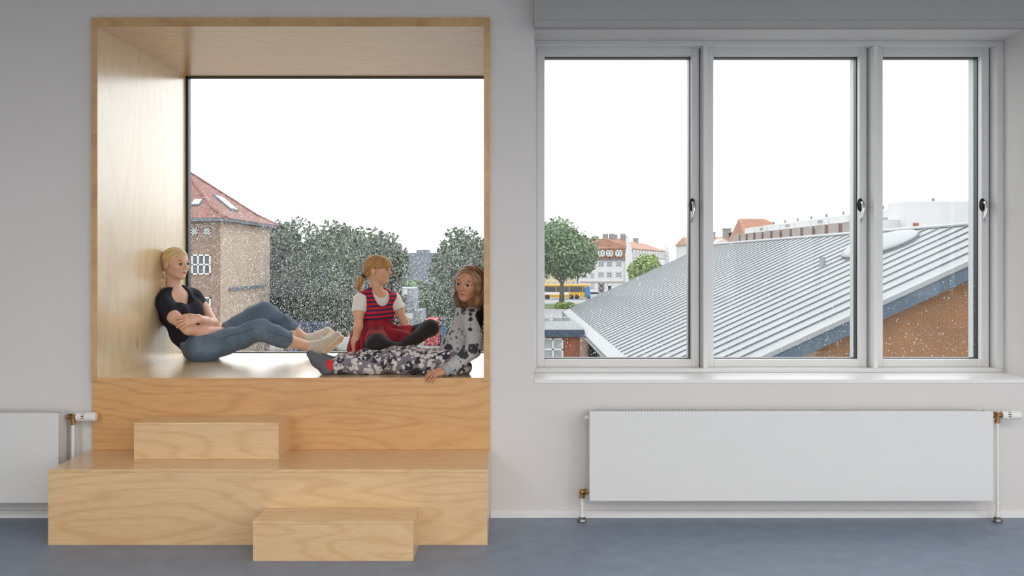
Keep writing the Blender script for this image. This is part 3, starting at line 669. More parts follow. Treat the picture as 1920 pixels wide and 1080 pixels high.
# ------------------------------------------------------------------ brick house with the hipped roof
bh = thing('brick_house', 'brick house with a red hipped tile roof and white casement windows', 'house', (-26, 70, GZ)); D = 64.0
hx1 = xat(413, D); hx0 = hx1-24; ze = zat(409, D); y1 = 77.0
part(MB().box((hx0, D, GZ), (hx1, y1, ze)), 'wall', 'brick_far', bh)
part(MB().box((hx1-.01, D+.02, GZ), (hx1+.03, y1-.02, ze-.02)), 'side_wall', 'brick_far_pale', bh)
part(MB().box((hx1+.03, D+1.8, zat(547, D)), (hx1+.16, y1-1.6, zat(547, D)+.22)), 'string_course', 'far_grey', bh)
ov = .55; ax = hx1-4.6; ym = (D+y1)/2; zr = zat(318, ym)
fl = ze+.75; i2 = 1.35
roof = MB(); e0, e1, f0, f1 = hx0-ov, hx1+ov, D-ov, y1+ov
roof.add([(e0, f0, ze), (e1, f0, ze), (e1, f1, ze), (e0, f1, ze),
          (e0+i2, f0+i2, fl), (e1-i2, f0+i2, fl), (e1-i2, f1-i2, fl), (e0+i2, f1-i2, fl), (hx0+4.6, ym, zr), (ax, ym, zr)],
         [(0, 1, 5, 4), (1, 2, 6, 5), (2, 3, 7, 6), (3, 0, 4, 7), (4, 5, 9, 8), (5, 6, 9), (6, 7, 8, 9), (7, 4, 8), (0, 3, 2, 1)])
rf = part(roof, 'roof', 'roof_tile', bh)
m = MB()
for pts in (((e1, f0, ze), (e1-i2, f0+i2, fl), (ax, ym, zr)), ((e1, f1, ze), (e1-i2, f1-i2, fl), (ax, ym, zr)), ((ax, ym, zr), (hx0+4.6, ym, zr))): m.tube(pts, .13, 8)
q = m.build('ridge_tiles', 'roof_tile'); q.parent = rf
part(MB().box((e0, f0+.02, ze-.22), (e1-.05, f1, ze-.02)), 'eaves_board', 'far_grey', bh)
def skylight(p0, e, u, hw, hh):
    """roof window lying on a slope given by two edge directions"""
    nrm_ = e.cross(u).normalized(); m = MB(); k = MB()
    def quad(mm, a_, b_, t0, t1):
        vs = [p0+e*sx*a_+u*sy*b_+nrm_*t for t in (t0, t1) for sx, sy in ((-1, -1), (1, -1), (1, 1), (-1, 1))]
        mm.add(vs, [(0, 3, 2, 1), (4, 5, 6, 7), (0, 1, 5, 4), (1, 2, 6, 5), (2, 3, 7, 6), (3, 0, 4, 7)])
    quad(m, hw, hh, -.08, .10); quad(k, hw*.8, hh*.84, .0, .14)
    w_ = part(m, 'roof_window', 'far_grey', bh); o = k.build('pane', 'skylight_glass'); o.parent = w_
# front slope and right slope directions
uf = (Vector((0, ym, zr))-Vector((0, f0+i2, fl))).normalized(); ur = (Vector((ax, 0, zr))-Vector((e1-i2, 0, fl))).normalized()
def on_plane(px, py, p, nv):
    d = Vector(((px-HX)/F_PX, 1, -(py-HY)/F_PX)); o_ = Vector((0, 0, EYE)); t = (Vector(p)-o_).dot(nv)/d.dot(nv); return o_+d*t
nf = Vector((1, 0, 0)).cross(uf); nr = Vector((0, 1, 0)).cross(ur)
skylight(on_plane(369, 381, (0, f0+i2, fl), nf), Vector((1, 0, 0)), uf, .30, .42)
skylight(on_plane(423, 382, (e1-i2, 0, fl), nr), Vector((0, 1, 0)), ur, 1.0, .85)
for px in (365, 389): win(bh, xat(px-6, D), xat(px+6, D), zat(440, D), zat(428, D), D, 2, 2, bar=.08)
for py0, py1 in ((477, 515), (557, 592), (625, 655)):
    for c in (377.5, 300): win(bh, xat(c-18, D), xat(c+18, D), zat(py1, D), zat(py0, D), D, 3, 2, bar=.095)

# ------------------------------------------------------------------ containers, far block, yard
gb = thing('grey_far_block', 'flat-roofed grey block far behind the bushes', 'building', (-15, 152, GZ)); D = 150.0
part(MB().box((xat(728, D), D, GZ), (xat(838, D), D+12, zat(474, D))), 'wall', 'far_grey', gb)
part(MB().box((xat(777, D), D+3, zat(474, D)), (xat(798, D), D+9, zat(468, D))), 'roof_house', 'far_grey', gb)
part(MB().box((xat(739, D), D-.1, zat(521, D)), (xat(763, D), D, zat(503, D))), 'white_panel', 'window_white', gb)
part(MB().box((xat(739, D), D-.16, zat(512, D)), (xat(763, D), D-.1, zat(510.5, D))), 'panel_rail', 'far_grey', gb)
def text(parent, s, loc, size, mat='sign_ink'):
    c = bpy.data.curves.new('lettering', 'FONT'); c.body = s; c.size = size; c.extrude = .004; c.align_x = 'CENTER'; c.align_y = 'CENTER'
    o = bpy.data.objects.new('t', c); me = bpy.data.meshes.new_from_object(o); bpy.data.objects.remove(o); bpy.data.curves.remove(c)
    q = link('lettering', me, mat); q.location = loc; q.rotation_euler = (math.pi/2, 0, 0)
    q.parent = parent; return q
def container(label, px0, px1, D, z0, h, mat, sign=None, grp=None, name='site_container'):
    x0, x1 = xat(px0, D), xat(px1, D); c = thing(name, label, 'container', ((x0+x1)/2, D+1.5, z0), grp)
    part(MB().box((x0, D, z0), (x1, D+5, z0+h)), 'body', mat, c, bevel=.04)
    m = MB()
    for xx in (x0, x1-.12): m.box((xx, D-.04, z0), (xx+.12, D+.1, z0+h))
    m.box((x0, D-.04, z0), (x1, D+.1, z0+.14)).box((x0, D-.04, z0+h-.12), (x1, D+.1, z0+h)); part(m, 'frame', mat, c)
    k = 0
    m = MB(); xx = x0+.3
    while xx < x1-.3: m.box((xx, D-.025, z0+.2), (xx+.12, D+.02, z0+h-.2)); xx += .28
    tag(part(m, 'corrugation', mat, c), kind='stuff')
    if sign:
        s0, s1, t0, t1, word, wx = sign
        sg = part(MB().box((xat(s0, D), D-.07, zat(t1, D)), (xat(s1, D), D-.03, zat(t0, D))), 'sign', 'sign_white', c)
        text(sg, word, (xat(wx, D), D-.075, (zat(t0, D)+zat(t1, D))/2), .42)
    return c
g_ = 'stacked grey site containers'
container('grey site container standing on the ground under another container', 700, 790, 95, GZ+.04, 2.80, 'container_grey', (750, 774, 587, 597, 'P', 757), g_)
container('grey site container stacked on top, with white CP sign', 690, 775.5, 95, GZ+2.86, 2.2, 'container_grey', (739, 764, 543, 553, 'CP', 747), g_)
container('red container in the yard beside the blue one', 795, 825, 88, GZ+.04, 2.3, 'container_red', name='red_container')
container('blue container in the yard beside the red one', 826.5, 885, 88, GZ+.04, 2.4, 'container_blue', name='blue_container')
tp = thing('covered_trailer', 'dark blue tarpaulin trailer parked under the trees', 'trailer', (xat(575, 72), 72, GZ)); cx = xat(575, 72)
part(MB().prism([(cx-1.5, GZ+.7), (cx+1.5, GZ+.7), (cx+1.5, GZ+2.6), (cx+1.2, GZ+3.1), (cx-1.2, GZ+3.1), (cx-1.5, GZ+2.6)], 71.5, 74.5, axis=1), 'tarpaulin', 'tarp_blue', tp, bevel=.08)
part(MB().box((cx-1.5, 71.5, GZ+.45), (cx+1.5, 74.5, GZ+.72)), 'chassis', 'tyre', tp)
for q in (-.9, .9): part(MB().tube([(cx+q, 71.4, GZ+.36), (cx+q, 71.7, GZ+.36)], .36, 14), 'wheel', 'tyre', tp)
# ------------------------------------------------------------------ people: smooth-blended distance fields meshed with surface nets
def V3(*a): return np.array(a, dtype=np.float64)
def npv(v): return np.array(v, dtype=np.float64)
def unit(v): v = npv(v); return v/np.linalg.norm(v)
class Cone:
    """tapered capsule; `side` and `f` widen it along one direction; plane-cut ends for hems"""
    def __init__(s, a, b, ra, rb, k=.02, side=None, f=1.0, cut_a=False, cut_b=False, sub=False):
        s.a, s.b, s.ra, s.rb, s.k, s.f, s.ca, s.cb, s.sub = npv(a), npv(b), ra, rb, k, f, cut_a, cut_b, sub
        s.n = None if side is None else unit(side)
    def box(s):
        r = max(s.ra, s.rb)*max(1, s.f)+s.k+.012; return np.minimum(s.a, s.b)-r, np.maximum(s.a, s.b)+r
    def d(s, X, Y, Z):
        ab = s.b-s.a; L2 = ab @ ab
        t = ((X-s.a[0])*ab[0]+(Y-s.a[1])*ab[1]+(Z-s.a[2])*ab[2])/L2
        tc_ = np.clip(t, 0, 1); qx, qy, qz = X-s.a[0]-tc_*ab[0], Y-s.a[1]-tc_*ab[1], Z-s.a[2]-tc_*ab[2]
        q2 = qx*qx+qy*qy+qz*qz
        if s.n is not None:
            m = qx*s.n[0]+qy*s.n[1]+qz*s.n[2]; q2 = q2-m*m+(m/s.f)**2
        r = np.sqrt(np.maximum(q2, 1e-12))-(s.ra+tc_*(s.rb-s.ra))
        L = math.sqrt(L2)
        if s.ca: r = np.maximum(r, -t*L)
        if s.cb: r = np.maximum(r, (t-1)*L)
        return r
class Ell:
    def __init__(s, c, r, R=None, k=.02, sub=False):
        s.c, s.r, s.k, s.sub = npv(c), npv(r), k, sub; s.R = np.eye(3) if R is None else npv(R)     # rows = local axes
    def box(s):
        m = float(max(s.r))+s.k+.012; return s.c-m, s.c+m
    def d(s, X, Y, Z):
        x, y, z = X-s.c[0], Y-s.c[1], Z-s.c[2]
        u = [(x*s.R[i, 0]+y*s.R[i, 1]+z*s.R[i, 2])/s.r[i] for i in range(3)]
        k0 = np.sqrt(u[0]**2+u[1]**2+u[2]**2)+1e-9
        k1 = np.sqrt((u[0]/s.r[0])**2+(u[1]/s.r[1])**2+(u[2]/s.r[2])**2)+1e-9
        return k0*(k0-1)/k1
def surface(prims, h, warp=None, carve=()):
    """mesh the smooth union of prims on a grid of step h; `carve` are fields removed sharply, `warp(X,Y,Z)` moves the surface out"""
    pos = [p for p in prims if not p.sub]
    lo = np.min([p.box()[0] for p in pos], axis=0)-2*h; hi = np.max([p.box()[1] for p in pos], axis=0)+2*h
    n = np.ceil((hi-lo)/h).astype(int)+1
    ax = [(lo[i]+h*np.arange(n[i])).astype(np.float32) for i in range(3)]
    A = np.full(n, .05, dtype=np.float32)
    for p in pos+[q for q in prims if q.sub]:
        b0, b1 = p.box(); i0 = np.clip(((b0-lo)/h).astype(int), 0, n); i1 = np.clip(((b1-lo)/h).astype(int)+2, 0, n)
        if (i1 <= i0).any(): continue
        sl = tuple(slice(i0[i], i1[i]) for i in range(3))
        X, Y, Z = np.meshgrid(*[ax[i][sl[i]] for i in range(3)], indexing='ij', sparse=True)
        d = p.d(X, Y, Z).astype(np.float32); a = A[sl]; k = max(p.k, 1e-5)
        if p.sub:
            d = -d; hh = np.maximum(k-np.abs(a-d), 0)/k; A[sl] = np.maximum(a, d)+hh*hh*k*.25
        else:
            hh = np.maximum(k-np.abs(a-d), 0)/k; A[sl] = np.minimum(a, d)-hh*hh*k*.25
    if warp is not None or carve:
        X, Y, Z = np.meshgrid(*ax, indexing='ij', sparse=True)
        if warp is not None:
            ii = np.nonzero(np.abs(A) < .03); A[ii] -= warp(ax[0][ii[0]], ax[1][ii[1]], ax[2][ii[2]]).astype(np.float32)
        for c in carve: A = np.maximum(A, -c(X, Y, Z)).astype(np.float32)
    S = A < 0
    c = np.zeros(n-1, dtype=np.uint8)
    for dx in (0, 1):
        for dy in (0, 1):
            for dz in (0, 1): c += S[dx:n[0]-1+dx, dy:n[1]-1+dy, dz:n[2]-1+dz]
    act = (c > 0) & (c < 8); I = np.argwhere(act); idx = np.full(n-1, -1, dtype=np.int32); idx[act] = np.arange(len(I))
    corners = np.array([[x, y, z] for x in (0, 1) for y in (0, 1) for z in (0, 1)])
    vals = np.stack([A[I[:, 0]+q[0], I[:, 1]+q[1], I[:, 2]+q[2]] for q in corners], 1).astype(np.float64)
    acc = np.zeros((len(I), 3)); cnt = np.zeros(len(I))
    for i in range(8):
        for j in range(i+1, 8):
            if np.abs(corners[i]-corners[j]).sum() != 1: continue
            m = (vals[:, i] < 0) != (vals[:, j] < 0); t = vals[m, i]/(vals[m, i]-vals[m, j])
            acc[m] += corners[i]+t[:, None]*(corners[j]-corners[i]); cnt[m] += 1
    Vt = lo+(I+acc/cnt[:, None])*h; F = []
    for axn in range(3):
        o1, o2 = (axn+1) % 3, (axn+2) % 3
        s0 = [slice(1, -1)]*3; s1 = [slice(1, -1)]*3; s0[axn] = slice(0, -1); s1[axn] = slice(1, None)
        a, b = S[tuple(s0)], S[tuple(s1)]
        for flip, m in ((0, a & ~b), (1, ~a & b)):
            e = np.argwhere(m); off = np.ones(3, dtype=int); off[axn] = 0; e = e+off
            q = []
            for u, w_ in ((-1, -1), (0, -1), (0, 0), (-1, 0)):
                g = e.copy(); g[:, o1] += u; g[:, o2] += w_; q.append(idx[g[:, 0], g[:, 1], g[:, 2]])
            q = np.stack(q, 1); F.append(q[:, ::-1] if flip else q)
    F = np.concatenate(F); F = F[(F >= 0).all(1)]
    return Vt, F
def relax(Vt, F, it=1, lam=.5, mask=None):
    for _ in range(it):
        acc = np.zeros_like(Vt); cnt = np.zeros(len(Vt))
        for i in range(4):
            a, b = F[:, i], F[:, (i+1) % 4]; np.add.at(acc, a, Vt[b]); np.add.at(cnt, a, 1)
        w_ = lam if mask is None else (lam*mask)[:, None]
        Vt = Vt+(acc/np.maximum(cnt, 1)[:, None]-Vt)*w_
    return Vt
def quads(name, Vt, F, mat, parent, attrs=None, sub_of=None):
    me = bpy.data.meshes.new(name); me.vertices.add(len(Vt)); me.vertices.foreach_set('co', Vt.astype(np.float32).ravel())
    me.loops.add(F.size); me.loops.foreach_set('vertex_index', F.astype(np.int32).ravel())
    me.polygons.add(len(F)); me.polygons.foreach_set('loop_start', np.arange(0, F.size, 4, dtype=np.int32))
    me.update(calc_edges=True)
    for k, v in (attrs or {}).items():
        if v.ndim == 1: at = me.attributes.new(k, 'FLOAT', 'POINT'); at.data.foreach_set('value', v.astype(np.float32))
        else: at = me.attributes.new(k, 'FLOAT_VECTOR', 'POINT'); at.data.foreach_set('vector', v.astype(np.float32).ravel())
    o = link(name, me, mat, smooth=True)
    if sub_of is not None: o.parent = sub_of
    else: keep(o, parent)
    return o
def waves(amp, f1, f2, seed=0):
    g = np.random.default_rng(seed); K = g.normal(size=(7, 3)); K /= np.linalg.norm(K, axis=1)[:, None]; fr = f1+(f2-f1)*g.random(7); ph = g.random(7)*6.28
    def fn(x, y, z):
        s = 0
        for k, f, p_ in zip(K, fr, ph): s = s+np.sin(f*(k[0]*x+k[1]*y+k[2]*z)+p_+.8*np.sin(f*.6*(k[1]*x-k[0]*y)))
        return amp*s/2.6
    return fn

# ---- materials of the figures
def skin(name, c, lip):
    m, n, l, b = new_mat(name)
    at = n.new('ShaderNodeAttribute'); at.attribute_name = 'lip'
    nt = n.new('ShaderNodeTexNoise'); nt.inputs['Scale'].default_value = 14; t = n.new('ShaderNodeTexCoord'); l.new(t.outputs['Object'], nt.inputs['Vector'])
    r = n.new('ShaderNodeValToRGB'); r.color_ramp.elements[0].color = tuple(x*y for x, y in zip(c[:3], (.93, .86, .84)))+(1,); r.color_ramp.elements[1].color = c
    r.color_ramp.elements[0].position = .3; r.color_ramp.elements[1].position = .7
    l.new(nt.outputs['Fac'], r.inputs['Fac'])
    mx = n.new('ShaderNodeMixRGB'); mx.inputs['Color2'].default_value = lip; l.new(at.outputs['Fac'], mx.inputs['Fac']); l.new(r.outputs['Color'], mx.inputs['Color1'])
    l.new(mx.outputs['Color'], b.inputs['Base Color']); b.inputs['Roughness'].default_value = .48
    b.inputs['Subsurface Weight'].default_value = .12; b.inputs['Subsurface Radius'].default_value = (.012, .005, .003); b.inputs['Subsurface Scale'].default_value = .6
skin('skin_fair', srgb(232, 190, 166), srgb(196, 112, 104)); skin('skin_light', srgb(228, 180, 152), srgb(196, 104, 98)); skin('skin_tan', srgb(206, 148, 114), srgb(172, 92, 84))
def hair_mat(name, dark, mid, light):
    m, n, l, b = new_mat(name)
    at = n.new('ShaderNodeAttribute'); at.attribute_name = 'strand'
    nt = n.new('ShaderNodeTexNoise'); nt.inputs['Scale'].default_value = 1.0; nt.inputs['Detail'].default_value = 4; l.new(at.outputs['Vector'], nt.inputs['Vector'])
    r = n.new('ShaderNodeValToRGB'); e = r.color_ramp.elements; e[0].position = .32; e[0].color = dark; e[1].position = .68; e[1].color = light; k = e.new(.5); k.color = mid
    l.new(nt.outputs['Fac'], r.inputs['Fac']); l.new(r.outputs['Color'], b.inputs['Base Color']); b.inputs['Roughness'].default_value = .38
    bp = n.new('ShaderNodeBump'); bp.inputs['Strength'].default_value = .5; bp.inputs['Distance'].default_value = .004; l.new(nt.outputs['Fac'], bp.inputs['Height']); l.new(bp.outputs['Normal'], b.inputs['Normal'])
hair_mat('hair_blond', srgb(178, 138, 82), srgb(228, 196, 134), srgb(248, 232, 190)); hair_mat('hair_sandy', srgb(136, 94, 50), srgb(182, 136, 80), srgb(222, 186, 130)); hair_mat('hair_brown', srgb(70, 44, 28), srgb(124, 86, 54), srgb(176, 136, 96))
plain('eye_white', srgb(196, 190, 186), .35, var=.01); plain('iris', srgb(50, 52, 56), .3); plain('iris_brown', srgb(44, 28, 20), .3)
plain('brow_sandy', srgb(140, 100, 66), .7); plain('brow_brown', srgb(78, 50, 32), .7); plain('lash', srgb(60, 42, 34), .7)
plain('navy_jersey', srgb(22, 24, 40), .85, var=.12, vscale=20, bump=.15, bscale=160)
plain('white_jersey', srgb(238, 237, 235), .85, var=.02, bump=.1, bscale=160)
plain('black_knit', srgb(24, 25, 30), .75, var=.15, vscale=20, bump=.2, bscale=240)
plain('hair_elastic', srgb(18, 16, 18), .7)
plain('sock_grey', srgb(96, 99, 104), .9, var=.12, vscale=120, bump=.25, bscale=300); plain('sock_red', srgb(222, 44, 40), .85, var=.04)
plain('canvas_white', srgb(206, 199, 186), .8, var=.06, vscale=40, bump=.15, bscale=300); plain('sole_white', srgb(222, 212, 188), .6, var=.05, vscale=20); plain('lace_white', srgb(230, 226, 216), .8)
plain('cuff_grey', srgb(158, 160, 164), .9, var=.05, vscale=60, bump=.2, bscale=260); plain('back_black', srgb(20, 20, 22), .85, var=.1)
def ramp_noise(name, scale, stops, rough=.85, detail=4.0, stretch=(1, 1, 1), bump=.12, const=False):
    m, n, l, b = new_mat(name); t = n.new('ShaderNodeTexCoord'); mp = n.new('ShaderNodeMapping'); mp.inputs['Scale'].default_value = stretch; l.new(t.outputs['Object'], mp.inputs['Vector'])
    nt = n.new('ShaderNodeTexNoise'); nt.inputs['Scale'].default_value = scale; nt.inputs['Detail'].default_value = detail; l.new(mp.outputs['Vector'], nt.inputs['Vector'])
    r = n.new('ShaderNodeValToRGB'); r.color_ramp.interpolation = 'CONSTANT' if const else 'LINEAR'; e = r.color_ramp.elements
    e[0].position, e[0].color = stops[0]; e[1].position, e[1].color = stops[-1]
    for p_, c_ in stops[1:-1]: k = e.new(p_); k.color = c_
    l.new(nt.outputs['Fac'], r.inputs['Fac']); l.new(r.outputs['Color'], b.inputs['Base Color']); b.inputs['Roughness'].default_value = rough
    bp = n.new('ShaderNodeBump'); bp.inputs['Strength'].default_value = bump; bp.inputs['Distance'].default_value = .004; l.new(nt.outputs['Fac'], bp.inputs['Height']); l.new(bp.outputs['Normal'], b.inputs['Normal'])
    return m, n, l, b, r, t
ramp_noise('denim', 9, [(.25, srgb(74, 93, 114)), (.5, srgb(92, 112, 132)), (.75, srgb(120, 137, 153))], .85, 8)
ramp_noise('denim_dark', 26, [(.25, srgb(36, 52, 78)), (.75, srgb(74, 94, 120))], .85, 8)
ramp_noise('velvet_red', 18, [(.3, srgb(112, 14, 32)), (.7, srgb(176, 34, 54))], .85, 4)
MATS['velvet_red'].node_tree.nodes['Principled BSDF'].inputs['Sheen Weight'].default_value = .15
# striped knit: bands across the body
m_, n_, l_, b_ = new_mat('striped_knit'); t_ = n_.new('ShaderNodeTexCoord'); sx_ = n_.new('ShaderNodeSeparateXYZ'); l_.new(t_.outputs['Object'], sx_.inputs[0])
ws = math_node(n_, l_, 'SINE', math_node(n_, l_, 'MULTIPLY', math_node(n_, l_, 'ADD', sx_.outputs[2], math_node(n_, l_, 'MULTIPLY', sx_.outputs[0], -.06)), 2*math.pi/.0285))
mx_ = n_.new('ShaderNodeMixRGB'); mx_.inputs['Color1'].default_value = srgb(52, 40, 92); mx_.inputs['Color2'].default_value = srgb(206, 30, 52)
l_.new(math_node(n_, l_, 'GREATER_THAN', ws, -.1), mx_.inputs['Fac']); l_.new(mx_.outputs[0], b_.inputs['Base Color']); b_.inputs['Roughness'].default_value = .85
# daisy print trousers: pale flowers and dark blots on grey
def layered(name, base, layers):
    """base colour, then layers (scale, radius, share of cells, colour, kind)"""
    m, n, l, b = new_mat(name); t = n.new('ShaderNodeTexCoord'); wv = n.new('ShaderNodeTexNoise'); wv.inputs['Scale'].default_value = 60; l.new(t.outputs['Object'], wv.inputs['Vector'])
    cur = None
    for i, (sc, rad, share, c, wob) in enumerate(layers):
        mp = n.new('ShaderNodeMapping'); mp.inputs['Location'].default_value = (i*1.7, i*.9, i*2.3); l.new(t.outputs['Object'], mp.inputs['Vector'])
        v = n.new('ShaderNodeTexVoronoi'); v.inputs['Scale'].default_value = sc; l.new(mp.outputs[0], v.inputs['Vector'])
        sp = n.new('ShaderNodeSeparateColor'); l.new(v.outputs['Color'], sp.inputs[0])
        d = math_node(n, l, 'ADD', v.outputs['Distance'], math_node(n, l, 'MULTIPLY', math_node(n, l, 'SUBTRACT', wv.outputs['Fac'], .5), wob))
        f = math_node(n, l, 'MULTIPLY', math_node(n, l, 'LESS_THAN', d, rad), math_node(n, l, 'LESS_THAN', sp.outputs[0], share))
        mx = n.new('ShaderNodeMixRGB'); l.new(f, mx.inputs['Fac']); mx.inputs['Color2'].default_value = c
        if cur is None: mx.inputs['Color1'].default_value = base
        else: l.new(cur, mx.inputs['Color1'])
        cur = mx.outputs[0]
    l.new(cur, b.inputs['Base Color']); b.inputs['Roughness'].default_value = .9
layered('daisy_print', srgb(124, 118, 124), [(20, .6, .6, srgb(50, 46, 58), .5), (28, .48, .62, srgb(210, 202, 196), 1.0), (36, .40, .55, srgb(218, 210, 204), .9), (60, .26, .35, srgb(40, 34, 44), .4), (48, .16, .5, srgb(150, 128, 104), .1)])
layered('animal_print', srgb(178, 176, 175), [(13, .42, .55, srgb(54, 56, 60), .3), (26, .22, .4, srgb(112, 110, 108), .5), (25, .30, .34, srgb(52, 46, 46), .5), (36, .24, .34, srgb(124, 102, 86), .4), (60, .2, .25, srgb(60, 52, 52), .3)])

# ---- anatomy builders
class Head:
    def __init__(s, c, fwd, up, h):
        s.c = npv(c); s.F = unit(fwd); u = npv(up); s.U = unit(u-s.F*(u @ s.F)); s.L = np.cross(s.U, s.F); s.h = h; s.R = np.stack([s.F, s.L, s.U])
    def p(s, f, l, u): return s.c+s.h*(f*s.F+l*s.L+u*s.U)
    def local(s, Vt): return ((Vt-s.c) @ s.R.T)/s.h
    def prims(s, child=1.0):
        p, h = s.p, s.h; E = lambda c, r, k=.10, sub=False: Ell(p(*c), npv(r)*h, s.R, k*h, sub)
        C = lambda a, b, ra, rb, k=.06, sub=False: Cone(p(*a), p(*b), ra*h, rb*h, k*h, sub=sub)
        o = [E((-.07, 0, .13), (.43, .345, .36)), E((.12, 0, -.10), (.27, .27, .37), .14)]
        for q in (-1, 1):
            o += [C((-.03, q*.205, -.20), (.22, q*.06, -.41), .078, .062, .12), E((.20, q*.175, -.10), (.13, .11, .12), .10),
                  C((.355, q*.07, .085), (.30, q*.22, .075), .040, .035, .06)]
        o += [E((.275, 0, -.42), (.085, .09, .075), .07), C((.370, 0, .05), (.465, 0, -.115), .026, .036, .04), C((.445, 0, -.128), (.495, 0, -.120), .038, .030, .03)]
        for q in (-1, 1):
            o += [E((.415, q*.05, -.145), (.045, .032, .03), .025), E((-.060, q*.365, -.05), (.088, .038, .130), .022), E((-.040, q*.405, -.045), (.038, .018, .075), .012, True)]
            o += [E((.41, q*.150, .005), (.070, .080, .048), .06, True)]
        o += [C((.335, -.085, -.270), (.378, 0, -.255), .014, .022, .03), C((.335, .085, -.270), (.378, 0, -.255), .014, .022, .03), C((.340, -.055, -.303), (.340, .055, -.303), .024, .024, .03), E((.42, 0, -.280), (.055, .095, .006), .012, True)]
        for q in (-1, 1): o += [C((.370, q*.090, .034), (.342, q*.210, .026), .030, .026, .012), C((.358, q*.095, -.040), (.336, q*.200, -.032), .022, .020, .012)]
        return o
    def lips(s, Vt):
        q = s.local(Vt); f, l, u = q.T
        return np.clip(1.6-((l/.092)**2+((u+.280)/.040)**2)*1.5, 0, 1)*(f > .30)*.85
    def extras(s, root, iris, brow):
        h = s.h
        for q in (-1, 1):
            c = Vector(s.p(.328, q*.150, -.004)); r_ = .060*h; g = Vector(s.F)
            m = MB().ball(c, r_, 20, 14); me = m.mesh('eye')
            for pl in me.polygons: pl.material_index = 1 if (pl.center-c).normalized().angle(Vector(unit(s.F+q*.03*s.L))) < .78 else 0
            keep(link('eye', me, ['eye_white', iris], smooth=True), root)
            pts = [Vector(s.p(.393-.10*abs(t)**2*1.0-.01, q*(.15+.09*t), .100+.018*(1-t*t)+.004*t)) for t in (-1, -.5, 0, .5, 1)]
            part(MB().tube(pts, [.010*h, .014*h, .014*h, .012*h, .006*h], 8), 'eyebrow', brow, root, smooth=True)
            pts = [Vector(s.p(.396-.050*t*t, q*(.15+.062*t), .016-.014*t*t)) for t in (-1, -.5, 0, .5, 1)]
            part(MB().tube(pts, .0065*h, 6), 'eyelashes', 'lash', root, smooth=True)
def limb(pts, rad, k=.02, side=None, f=1.0):
    return [Cone(pts[i], pts[i+1], rad[i], rad[i+1], k, side, f) for i in range(len(pts)-1)]
def hand(w, fwd, palm_n, L, thumb_sign, curl=(.25, .35, .3), spread=.10, thumb_out=.7, per=None):
    """palm with four fingers of different length bent towards palm_n, thumb leaving the side of the palm"""
    w = npv(w); f = unit(fwd); n = npv(palm_n); n = unit(n-f*(n @ f)); sd = np.cross(n, f)*thumb_sign
    o = [Cone(w, w+f*.20*L, .13*L, .15*L, .012, sd, 1.25), Cone(w+f*.18*L, w+f*.44*L, .095*L, .085*L, .010, sd, 2.15)]
    for i, (off, ln) in enumerate(((.155, .43), (.052, .48), (-.052, .45), (-.150, .35))):
        a = w+f*(.46-.03*abs(i-1.2))*L+sd*off*L; ang = 0; d0 = unit(f+sd*spread*(1.3-i)*.8); rr = (.050-.004*(i == 3))*L
        for j, fr in enumerate((.46, .31, .25)):
            ang += (curl if per is None else per[i])[j]; d_ = d0*math.cos(ang)+n*math.sin(ang); b = a+d_*ln*fr*L
            o.append(Cone(a, b, rr, rr*.90, .004)); a = b; rr *= .90
    a = w+f*.10*L+sd*.10*L; t1 = unit(f*.75+sd*thumb_out+n*.35); b = a+t1*.27*L; c = b+unit(f*1.0+sd*thumb_out*.35+n*.30)*.20*L; d_ = c+unit(f*1.0+n*.3)*.15*L
    o += [Cone(a, b, .075*L, .058*L, .008), Cone(b, c, .056*L, .05*L, .004), Cone(c, d_, .05*L, .042*L, .004)]
    return o
def inflate(prims, e, k=None):
    out = []
    for p in prims:
        if isinstance(p, Cone):
            q = Cone(p.a, p.b, p.ra+e, p.rb+e, k or p.k, p.n, p.f, p.ca, p.cb); out.append(q)
        else: out.append(Ell(p.c, p.r+e, p.R, k or p.k))
    return out
def halfspace(pt, nrm): 
    pt, nrm = npv(pt), unit(nrm)
    return lambda X, Y, Z: (X-pt[0])*nrm[0]+(Y-pt[1])*nrm[1]+(Z-pt[2])*nrm[2]
RES = .0028
def strand_back(hd, T, axis):
    """coordinates that run along hair drawn back to point T"""
    T, axis = npv(T), unit(axis); e1 = unit(np.cross(axis, hd.L)); e2 = np.cross(axis, e1)
    def fn(Vt):
        q = Vt-T; r = q @ axis; a = np.arctan2(q @ e1, q @ e2); return np.stack([a*11, r*9, np.zeros(len(r))], 1)
    return fn
def hair_mesh(name, prims, hd, root, mat, strand, carve=(), amp=.0016, freq=3.2, res=.0036, sub_of=None):
    Vt, F = surface(prims, res, carve=carve); Vt = relax(Vt, F, 1, .4)
    st = strand(Vt); cen = Vt.mean(0); dr = Vt-cen; dr /= np.linalg.norm(dr, axis=1)[:, None]
    Vt = Vt+dr*(amp*(np.sin(st[:, 0]*freq)+.6*np.sin(st[:, 0]*freq*2.3+1.1)))[:, None]
    return quads(name, Vt, F, mat, root, {'strand': st}, sub_of)
def skin_mesh(prims, hd, root, mat):
    Vt, F = surface(prims, RES); Vt = relax(Vt, F, 1, .35)
    return quads('body', Vt, F, mat, root, {'lip': hd.lips(Vt)})
def cloth(name, prims, root, mat, warp=None, carve=(), res=.0048, it=2, sub_of=None):
    Vt, F = surface(prims, res, warp, carve); Vt = relax(Vt, F, it, .4); return quads(name, Vt, F, mat, root, None, sub_of)
def ball_carve(c, r, R=None):
    e = Ell(c, r if hasattr(r, '__len__') else (r, r, r), R); return e.d
seat_cut = lambda X, Y, Z: Z-(SEAT+.0005)+0*X+0*Y
